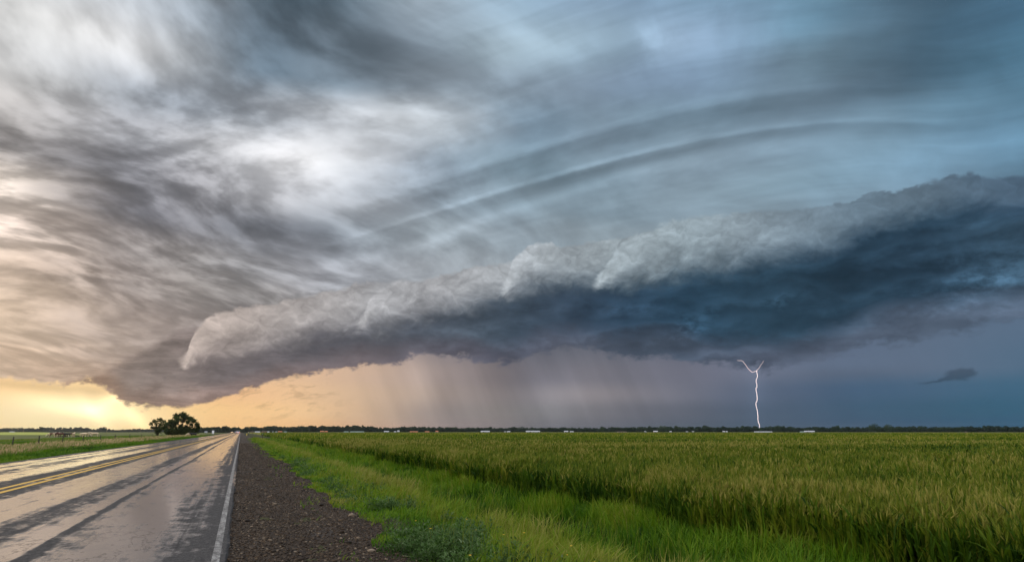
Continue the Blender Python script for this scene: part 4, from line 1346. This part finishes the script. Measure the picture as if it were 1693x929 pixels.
for a in [
    (414.8, 418.6, 710.6, 'cream', M_ROOFD, 'small cream house nearest the road on the right', 'house', 760),
    (421.8, 429.6, 710.7, 'cream', M_ROOFW, 'cream white shed right of the small cream house', 'shed', 780),
    (433.0, 441.5, 709.8, 'orange', M_ROOFD, 'dark roofed orange house right of the cream white shed', 'house', 800),
    (442.5, 445.0, 711.4, 'cream', M_ROOFW, 'tiny pale hut beside the dark roofed orange house', 'shed', 820),
    (455.5, 458.2, 711.0, 'pale', M_ROOFP, 'tiny white hut right of the tall grey pipe', 'shed', 900),
    (460.4, 466.2, 709.9, 'orange', M_ROOFO, 'orange house with orange roof right of the tall grey pipe', 'house', 900),
    (470.0, 473.6, 711.0, 'green', M_ROOFG, 'tiny pale green hut right of the orange roofed house', 'shed', 950),
    (529.3, 535.2, 709.4, 'orange', M_ROOFO, 'orange house, left of the close pair before the wood', 'house', 1000),
    (537.0, 541.6, 710.0, 'orange', M_ROOFO, 'orange house, right of the close pair before the wood', 'house', 1000),
    (568.5, 576.0, 711.2, 'green', M_ROOFG, 'pale green roofed house, left of the two green roofs', 'house', 1050),
    (579.0, 601.5, 711.2, 'grey', M_ROOFG, 'long pale green roofed shed in front of the wood', 'shed', 1050),
    (635.0, 643.0, 710.2, 'grey', M_ROOFW, 'grey shed with white roof before the dip in the wood', 'shed', 1030),
    (651.5, 655.0, 710.9, 'grey', M_ROOFW, 'tiny grey hut left of the tall white hut', 'shed', 1040),
    (657.0, 660.2, 708.8, 'white', M_ROOFW, 'tall narrow white hut by the dip in the wood', 'shed', 1040),
    (677.8, 690.5, 710.8, 'orange', M_ROOFO, 'long orange building before the middle of the wood', 'house', 1000),
    (702.8, 709.6, 710.8, 'orange', M_ROOFO, 'single orange house right of the long orange building', 'house', 1010),
    (720.4, 724.4, 709.8, 'pink', M_ROOFO, 'small pink walled house under the left edge of the rain', 'house', 1030),
    (795.0, 809.3, 709.8, 'white', M_ROOFW, 'white shed under the rain curtain', 'shed', 1000),
    (833.6, 836.2, 710.8, 'pale', M_ROOFP, 'tiny white hut, left of two under the rain', 'shed', 1000),
    (838.4, 843.4, 710.6, 'white', M_ROOFW, 'tiny white shed, right of two under the rain', 'shed', 1000),
    (869.6, 892.4, 709.6, 'white', M_ROOFW, 'long white barn in the middle of the horizon', 'barn', 1000),
    (932.6, 939.2, 709.8, 'white', M_ROOFW, 'small white hut in mid field, left of two', 'shed', 1000),
    (942.4, 948.2, 710.8, 'grey', M_ROOFW, 'small grey shed with white roof in mid field, right of two', 'shed', 1000),
    (1020., 1036., 711.4, 'tan', M_ROOFD, 'low tan shed on the edge of the wheat', 'shed', 1000),
    (1065., 1068.4, 710.6, 'pale', M_ROOFP, 'tiny white hut left of the pinkish white house', 'shed', 1050),
    (1080.4, 1087.2, 709.6, 'pink', M_ROOFW, 'pinkish white house among the dark trees', 'house', 1000),
    (1107.0, 1110., 710.6, 'grey', M_ROOFW, 'tiny grey hut right of the broad green tree', 'shed', 1050),
    (1134.2, 1137.4, 710.8, 'pale', M_ROOFP, 'tiny white hut, left of a scattered pair', 'shed', 1050),
    (1144.2, 1147.2, 710.4, 'pale', M_ROOFP, 'tiny white hut, right of a scattered pair', 'shed', 1050),
    (1195.0, 1198.4, 710.0, 'white', M_ROOFW, 'little white hut left of the lightning', 'shed', 1000),
    (1200.2, 1202.6, 710.4, 'grey', M_ROOFW, 'little grey hut left of the lightning', 'shed', 1010),
    (1247.0, 1276.4, 710.9, 'white', M_ROOFW, 'long low white barn under the lightning', 'barn', 960),
    (1322.6, 1329.2, 711.0, 'green', M_ROOFG, 'pale green shed touching the white house with brown door', 'shed', 960),
    (1329.6, 1346.4, 709.0, 'white', M_ROOFW, 'white house with brown door, largest on the right', 'house', 940),
    (1595.4, 1598.4, 710.6, 'grey', M_ROOFD, 'tiny grey hut in the far right treeline', 'shed', 1100),
    (338.6, 342.6, 710.8, 'grey', M_ROOFW, 'small grey shed left of the white sign', 'shed', 900),
    (16.0, 24.0, 711.0, 'grey', M_ROOFW, 'pale grey shed behind the bright field on the far left', 'shed', 1300),
]:
    px0, px1, top, wl, rf, lab, cat, dd = a
    building(px0, px1, top, wl, rf, lab, cat, dd, {'house': 'farm_house', 'barn': 'barn'}.get(cat, 'farm_shed'), doors=1, windows=2 if px1 - px0 > 4 else 1)


# ------------------------------------------------------------------ far left field, sunlight painted into its pale colour
def far_field():
    V, n = [], 40
    c = at(38, 620)
    b = R(YAW + ae(38, 713)[0])
    rx, ry = Vector((math.cos(b), -math.sin(b), 0)), Vector((math.sin(b), math.cos(b), 0))
    m, g, out = material('crop with painted sunlight')
    p, x, y, z = pos(g)
    nn = g.noise(g.vec(x * .02, y * .05, 0), 1.0, 4, .6)
    principled(g, out, Base_Color=g.ramp(nn, [(.35, (.16, .19, .045)), (.65, (.30, .31, .085))], 'LINEAR'), Roughness=.95, Specular_IOR_Level=0.05)
    rows = np.linspace(-170, 330, 26)
    cols = np.linspace(-95, 30, 26)
    X, Y = np.meshgrid(cols, rows)
    edge_ = sstep(30 - X, 0, 14) * sstep(Y + 170, 0, 30)
    Z = -0.42 + 0.06 + edge_ * (0.25 + 0.9 * sstep(Y, -170, 330))
    W = c.x + rx.x * X + ry.x * Y, c.y + rx.y * X + ry.y * Y
    idx = np.arange(26 * 26).reshape(26, 26)
    q = np.stack([idx[:-1, :-1], idx[:-1, 1:], idx[1:, 1:], idx[1:, :-1]], -1).reshape(-1, 4)
    o = link('pale_field', mesh_np('pale_field', np.stack([W[0], W[1], Z], -1).reshape(-1, 3), [q]), m)
    tag(o, kind='structure')
far_field()


# ------------------------------------------------------------------ fence on the left
M_POST = plain('weathered fence wood', (0.045, 0.036, 0.028), 0.9, .3, 6.0)
M_WIRE = plain('fence wire', (0.10, 0.09, 0.085), 0.5, .1, 2.0, 0.6)
fx = -19.6
fr = empty('wire_fence', (fx, 56, -0.3), 0, 'old wire fence on dark wooden posts in the straw coloured grass', 'fence')
fys = [44.0, 50.5, 56.0, 60.0, 68.0, 77.0, 86.0, 97.0, 108.0, 121.0, 134.0, 150.0, 167.0, 186.0, 208.0]
tops = []
for k, fy in enumerate(fys):
    rr = random.Random(k)
    h = 1.12 + rr.uniform(-.08, .12)
    gx = fx + rr.uniform(-.08, .08)
    lx, ly = rr.uniform(-.06, .06), rr.uniform(-.05, .05)
    zz = gz(Vector((gx, fy, 0)))
    s = .085 if k in (2, 3) else .06
    MB().tube([(gx - fx, fy - 56, zz + .3 - .2), (gx - fx + lx * .5, fy - 56 + ly * .5, zz + .3 + h * .5), (gx - fx + lx, fy - 56 + ly, zz + .3 + h)], [s * 1.1, s, s * .9], 7).build('post', M_POST, fr)
    tops.append((gx - fx + lx, fy - 56 + ly, zz + .3 + h))
for dz in (.10, .42, .74):
    pts = []
    for a, b in zip(tops, tops[1:]):
        a, b = Vector(a), Vector(b)
        for t in (0, .5):
            p = a.lerp(b, t)
            pts.append((p.x, p.y, p.z - dz - (.03 if t else 0)))
    MB().tube(pts, .008, 4).build('wire', M_WIRE, fr)
MB().tube([(tops[1][0], tops[1][1], tops[1][2] - .08), (tops[2][0], tops[2][1], tops[2][2] - .08)], .05, 6).build('rail', M_POST, fr)


# ------------------------------------------------------------------ cattle
def cow_mesh(graze):
    """one continuous body grown over a skeleton; standing or head down"""
    v, e, r = [], [], []
    def add(p, rad, par=None):
        v.append(p); r.append(rad)
        if par is not None: e.append((par, len(v) - 1))
        return len(v) - 1
    pel = add((-.75, 0, 1.12), .30)
    mid = add((-.15, 0, 1.02), .36, pel)
    che = add((.55, 0, 1.08), .33, mid)
    nk = add((.95, 0, 1.22 if not graze else 1.0), .19, che)
    hd = add((1.25, 0, 1.40 if not graze else .52), .15, nk)
    mz = add((1.55, 0, 1.22 if not graze else .22), .085, hd)
    for s in (-1, 1):
        add((hd and 1.22, s * .26, (1.46 if not graze else .58)), .035, hd)
        a = add((-.80, s * .20, .88), .15, pel)
        b = add((-.72, s * .21, .70), .095, a); b = add((-.92, s * .21, .42), .06, b); b = add((-.88, s * .21, .05), .055, b)
        a = add((.52, s * .19, .74), .12, che)
        b = add((.56, s * .19, .42), .065, a); b = add((.55, s * .19, .05), .055, b)
    t = add((-1.08, 0, 1.18), .045, pel); t = add((-1.16, 0, .80), .025, t); add((-1.15, 0, .52), .045, t)
    me = D.meshes.new('cow')
    me.from_pydata(v, e, [])
    o = link('cow', me)
    o.modifiers.new('skin', 'SKIN')
    o.modifiers.new('sub', 'SUBSURF').levels = 1
    for i, sv in enumerate(me.skin_vertices[0].data):
        sv.radius = (r[i], r[i] * (.82 if i < 3 else 1.0))
        sv.use_root = (i == 0)
    bpy.context.view_layer.update()
    dg = bpy.context.evaluated_depsgraph_get()
    out = D.meshes.new_from_object(o.evaluated_get(dg))
    D.objects.remove(o)
    out.polygons.foreach_set('use_smooth', np.ones(len(out.polygons), bool))
    return out

def hide(name, a, b, thr):
    m, g, out = material(name)
    tc = g.node('ShaderNodeTexCoord')
    n = g.noise(tc.outputs['Object'], 1.6, 2, 0.5)
    s = g.node('ShaderNodeSeparateXYZ')
    g.t.links.new(tc.outputs['Object'], s.inputs[0])
    face = g.smooth(S(g, s.outputs[0]), 1.12, 1.22)
    f = g.m('MAXIMUM', g.smooth(n, thr, thr + .04), face)
    principled(g, out, Base_Color=g.mixc(f, a, b), Roughness=.8)
    return m
H_RED = hide('red brown hide with white face', (.085, .024, .014, 1), (.55, .47, .40, 1), .66)
H_BLACK = hide('black hide', (.012, .010, .010, 1), (.03, .022, .018, 1), .7)
H_CREAM = hide('cream hide', (.50, .38, .24, 1), (.60, .5, .38, 1), .6)
cows = {}
for gname, gr in (('stand', False), ('graze', True)):
    base = cow_mesh(gr)
    for hname, hm in (('red', H_RED), ('black', H_BLACK), ('cream', H_CREAM)):
        me = base.copy()
        me.materials.clear()
        me.materials.append(hm)
        cows[gname, hname] = me
def cow(px, dist, pose, colour, turn, label):
    p = at(px, dist)
    o = link('cow', cows[pose, colour])
    o.location = (p.x, p.y, gz(p) - .02)
    o.rotation_euler = (0, 0, face_cam(p) + R(turn))
    s = random.Random(int(px * 10)).uniform(.95, 1.1)
    o.scale = (s, s, s)
    tag(o, label, 'cow', 'cattle in the left pasture')
for a in [
    (85.5, 262, 'graze', 'cream', 170, 'cream cow grazing at the left end of the herd'),
    (89.5, 262, 'stand', 'red', 5, 'red brown cow beside the leftmost cream cow'),
    (94.0, 268, 'stand', 'cream', 100, 'cream cow between the first red brown cow and the dark row'),
    (101.0, 262, 'stand', 'red', 185, 'red brown cow first in the dark middle row'),
    (106.0, 266, 'graze', 'red', 10, 'red brown cow grazing second in the dark middle row'),
    (111.0, 262, 'stand', 'black', 175, 'black cow in the middle of the dark row'),
    (116.0, 264, 'graze', 'red', 185, 'red brown cow grazing before the dark hedge'),
    (122.5, 258, 'stand', 'cream', 80, 'cream cow facing the road before the dark hedge'),
    (139.0, 256, 'stand', 'cream', 0, 'cream cow between the hedge and the round bush'),
    (143.0, 258, 'graze', 'cream', 20, 'cream cow grazing beside the round bush'),
    (156.5, 262, 'stand', 'cream', 175, 'cream cow right of the round bush'),
    (314.0, 268, 'graze', 'cream', 185, 'cream cow grazing at the foot of the big tree'),
    (320.0, 258, 'stand', 'black', 175, 'black cow standing right of the big tree'),
]:
    cow(*a)

def bush(px, wpx, hpx, d, label, seed, cat='bush', name='bush'):
    p = at(px, d)
    mpp = d * (R(ae(px + 1, 713)[0]) - R(ae(px, 713)[0]))
    w, h = wpx * mpp, hpx * mpp
    rng = np.random.default_rng(seed)
    n = int(420 * w * h / 3)
    q = np.stack([rng.uniform(-.5, .5, n) * w, rng.normal(0, .5, n), rng.random(n) ** .8 * h], 1)
    top = h * (.62 + .38 * np.sin(q[:, 0] * 2.1 + seed) * np.cos(q[:, 0] * .9)) 
    top *= np.clip((w / 2 - np.abs(q[:, 0])) / (w * .12), .3, 1)
    q[:, 2] *= np.clip(top / h, .3, 1)
    root = empty(name, (p.x, p.y, gz(p)), face_cam(p), label, cat)
    V, F = leaf_faces(q, rng.uniform(.07, .15, n))
    link('foliage', mesh_np('foliage', V, [F], np.repeat(np.clip(rng.normal(.25, .2, n), 0, 1), 4)), M_LEAF, root)
    m = MB()
    for k in range(5):
        x = rng.uniform(-.4, .4) * w
        m.tube([(x, 0, -.05), (x + rng.normal(0, .1), rng.normal(0, .1), h * .6)], [.04, .015], 5)
    m.build('stems', M_BARK, root)
bush(130, 17, 3.6, 275, 'long low dark hedge behind the cattle', 3, 'hedge', 'hedge')
bush(149.5, 10, 4.6, 268, 'round dark bush at the right end of the herd', 4)
bush(104, 18, 3.6, 278, 'low dark thicket behind the red brown cattle', 6, 'bush', 'bush')
bush(470, 3.4, 4.0, 150, 'small dark weed clump, right of two in the wheat margin', 8)
bush(452, 3.0, 3.4, 165, 'small dark weed clump, left of two in the wheat margin', 9)
bush(449.0, 3.2, 7.5, 400, 'narrow dark shrub beside the tall grey pipe', 10)


# ------------------------------------------------------------------ vehicles far down the road
PAINT = {'white': plain('white car paint', (.78, .78, .80), .3, .03), 'silver': plain('silver grey car paint', (.32, .33, .35), .3, .03, 3, .3), 'dark': plain('dark car paint', (.05, .045, .05), .3, .03)}
M_GLASSD = plain('tinted car glass', (.02, .022, .026), .1, .05)
M_TYRE = plain('tyre rubber', (.02, .02, .02), .9, .1)
M_RIM = plain('wheel rim', (.4, .4, .42), .4, .05, 3, .7)
def lamp_mat(name, col, e):
    m, g, out = material(name)
    b = principled(g, out, Base_Color=(col[0], col[1], col[2], 1), Roughness=.3)
    b.inputs['Emission Color'].default_value = (col[0], col[1], col[2], 1)
    b.inputs['Emission Strength'].default_value = e
    return m
M_HEAD = lamp_mat('lit headlight', (1.0, .62, .28), 5.0)
M_TAIL = lamp_mat('lit tail light', (1.0, .05, .03), 2.0)
M_LENS = plain('unlit lens', (.6, .6, .62), .2, .03)
M_TAILD = plain('red lens', (.35, .02, .02), .3, .05)
def vehicle(x, y, rz, colour, label, van, head_on, tail_on):
    r = empty('car', (x, y, float(road_z(np.array([x]), np.array([y]))[0])), rz, label, 'car', 'traffic far down the highway')
    L = 4.7
    # side profile along local y, front at -y
    hood = .98 if not van else 1.1
    roof = 1.48 if not van else 1.9
    prof = [(-L / 2, .35), (-L / 2 - .02, .62), (-L / 2 + .12, .84), (-L / 2 + 1.15, hood), (L / 2 - .55 if van else L / 2 - 1.0, hood), (L / 2 - .05, .95), (L / 2, .6), (L / 2 - .05, .35)]
    MB().prism(prof, -.90, .90, 'x').build('body', PAINT[colour], r, .05, True)
    cab = [(-L / 2 + 1.1, hood - .02), (-L / 2 + 1.95, roof), (L / 2 - (.45 if van else 1.5), roof), (L / 2 - (.1 if van else .75), hood - .02)]
    MB().prism(cab, -.76, .76, 'x').build('cabin', PAINT[colour], r, .04, True)
    gl = [(-L / 2 + 1.28, hood + .06), (-L / 2 + 1.98, roof - .09), (L / 2 - (.55 if van else 1.5), roof - .09), (L / 2 - (.25 if van else .95), hood + .06)]
    MB().prism(gl, -.775, .775, 'x').build('side_windows', M_GLASSD, r)
    f0, f1 = Vector((0, -L / 2 + 1.16, hood + .05)), Vector((0, -L / 2 + 1.90, roof - .07))
    b0, b1 = Vector((0, L / 2 - (.14 if van else .80), hood + .05)), Vector((0, L / 2 - (.44 if van else 1.46), roof - .07))
    for nm, p, q, s in (('windscreen', f0, f1, -1), ('rear_window', b0, b1, 1)):
        m = MB()
        off = Vector((0, s * .03, .02))
        vs = [m.b.verts.new(Vector((sx, c.y, c.z)) + off * k) for k in (0.6, 1.3) for sx, c in ((-.68, p), (.68, p), (.62, q), (-.62, q))]
        m.b.faces.new(vs[:4]); m.b.faces.new(vs[4:])
        for a in range(4):
            m.b.faces.new((vs[a], vs[(a + 1) % 4], vs[4 + (a + 1) % 4], vs[4 + a]))
        m.build(nm, M_GLASSD, r)
    for s in (-1, 1):
        MB().box(s * .62 - .2, s * .62 + .2, -L / 2 - .05, -L / 2 + .15, .62, .80).build('headlight', M_HEAD if head_on else M_LENS, r, .02)
        MB().box(s * .70 - .15, s * .70 + .15, L / 2 - .12, L / 2 + .03, .66, .90).build('tail_light', M_TAIL if tail_on else M_TAILD, r, .02)
        for yy in (-L / 2 + .85, L / 2 - .9):
            w = MB().tube([(s * .72, yy, .33), (s * .92, yy, .33)], .33, 16).build('wheel', M_TYRE, r)
            MB().tube([(s * .90, yy, .33), (s * .935, yy, .33)], .2, 12).build('rim', M_RIM, w)
    MB().box(-.86, .86, -L / 2 - .07, -L / 2 + .1, .34, .52).build('bumper', M_TYRE, r, .02)
    MB().box(-.86, .86, L / 2 - .1, L / 2 + .06, .34, .52).build('bumper', M_TYRE, r, .02)
    return r
vehicle(-6.9, 640, 0, 'dark', 'dark car coming towards us in the left lane with lit headlights', False, True, False)
vehicle(-3.4, 560, math.pi, 'silver', 'silver grey van in the middle of the distant traffic', True, False, False)
vehicle(-1.7, 520, math.pi, 'white', 'white van driving away in the right lane with red tail lights', True, False, True)


# ------------------------------------------------------------------ signs, posts, pole
M_STEEL = plain('galvanised steel', (.40, .42, .44), .45, .1, 4, .6)
M_SIGNW = plain('white sign face', (.80, .78, .80), .5, .03)
M_SIGNY = plain('yellow marker', (.70, .50, .05), .5, .05)
p = at(352.3, 330)
r = empty('road_sign', (p.x, p.y, gz(p)), face_cam(p), 'small upright white sign in the verge left of the road', 'sign')
MB().box(-.45, .45, -.02, .0, .75, 2.05).build('board', M_SIGNW, r)
for s in (-1, 1):
    MB().tube([(s * .3, .03, -.2), (s * .3, .03, 1.9)], .03, 6).build('leg', M_STEEL, r)
p = at(408.3, 262)
r = empty('marker_post', (p.x, p.y, gz(p)), face_cam(p), 'short yellow marker post at the right edge of the gravel shoulder', 'post')
MB().box(-.05, .05, -.015, .015, 0, .9).build('post', M_STEEL, r)
MB().box(-.16, .16, -.03, -.016, .25, .75).build('plate', M_SIGNY, r)
p = at(410.8, 300)
r = empty('mailbox', (p.x, p.y, gz(p)), face_cam(p), 'pinkish mailbox on a wooden post beside the gravel shoulder', 'mailbox')
MB().box(-.06, .06, -.06, .06, -.1, 1.05).build('post', M_POST, r)
MB().prism([(-.14, 1.05), (.14, 1.05), (.14, 1.24), (.10, 1.34), (0, 1.38), (-.10, 1.34), (-.14, 1.24)], -.25, .25).build('box', plain('pinkish mailbox paint', (.62, .46, .42), .5, .05), r)
p = at(451.3, 410)
r = empty('standpipe', (p.x, p.y, gz(p)), 0, 'tall pale grey pipe standing in the wheat near the road', 'pipe')
MB().tube([(0, 0, -.2), (0, 0, 1.9)], .16, 10).build('pipe', plain('pale blue grey paint', (.34, .42, .48), .5, .1), r)
MB().tube([(0, 0, 1.9), (0, 0, 2.02)], .2, 10).build('cap', M_STEEL, r)
p = at(433.8, 138)
r = empty('field_post', (p.x, p.y, gz(p)), 0, 'short dark wooden post at the corner of the wheat', 'post')
MB().tube([(0, 0, -.2), (.02, 0, .6), (.05, .02, 1.12)], [.09, .085, .08], 8).build('post', M_POST, r)
MB().box(-.03, .13, -.06, .10, 1.12, 1.15).build('cap', M_STEEL, r)


# ------------------------------------------------------------------ lightning
LD = 3200.0
def lp(px, py, k=0.0):
    a, e = ae(px, py)
    b = R(YAW + a)
    return Vector((math.sin(b) * (LD + k), math.cos(b) * (LD + k), CAM_H + math.tan(R(e)) * (LD + k)))
def jag(pts, amp, seed, n=3):
    rr = random.Random(seed)
    out = []
    for a, b in zip(pts, pts[1:]):
        for i in range(n):
            t = i / n
            q = a.lerp(b, t)
            if i:
                q = q + Vector((rr.uniform(-1, 1), rr.uniform(-1, 1), rr.uniform(-.6, .6))) * amp
            out.append(q)
    return out + [pts[-1]]
M_BOLT = lamp_mat('lightning channel', (1.0, .80, .78), 1.15)
rb = empty('lightning_bolt', lp(1256, 713), 0, 'pale pink forked lightning bolt striking behind the wheat field', 'lightning')
M_STEP = lamp_mat('faint lightning branch', (1.0, .76, .74), .62)
def bolt(name, pts, r0, r1, seed, mat=M_BOLT):
    q = jag([lp(*p) for p in pts], 1.6, seed)
    n = len(q)
    me = MB().tube([v - rb.location for v in q], [r0 + (r1 - r0) * i / (n - 1) for i in range(n)], 8).build(name, mat, rb)
bolt('main_channel', [(1251.4, 612.3), (1252.4, 620.8), (1250.1, 631.4), (1251.4, 638.5), (1249.8, 642), (1251.4, 650.9), (1251.9, 659.7), (1249.8, 668.6), (1251.9, 677.5), (1253.1, 686.3), (1253.5, 695.2), (1255.8, 704), (1256.2, 713.2)], 0.85, 1.05, 1)
bolt('left_branch', [(1219, 595.5), (1227.4, 596.3), (1231.5, 601.3), (1236.3, 608.4), (1243.9, 615.4), (1251.4, 612.3)], 0.5, 0.9, 2, M_STEP)
bolt('right_branch', [(1251.4, 612.3), (1256.3, 606.6), (1259.5, 601.5), (1262.6, 596.6)], 0.6, 0.3, 3, M_STEP)

# ------------------------------------------------------------------ air: thin evening haze over the plain
def haze():
    m = D.materials.new('thin damp air')
    m.use_nodes = True
    t = m.node_tree
    t.nodes.clear()
    out = t.nodes.new('ShaderNodeOutputMaterial')
    v = t.nodes.new('ShaderNodeVolumePrincipled')
    v.inputs['Color'].default_value = (0.90, 0.93, 0.97, 1)
    v.inputs['Density'].default_value = HAZE
    v.inputs['Anisotropy'].default_value = 0.75
    t.links.new(v.outputs[0], out.inputs['Volume'])
    o = MB().box(-2950, 2950, -400, 2980, -1.5, 34.0).build('haze', m)
    tag(o, 'thin pale evening haze lying over the fields', 'haze', kind='stuff')
HAZE = 0.00005
haze()
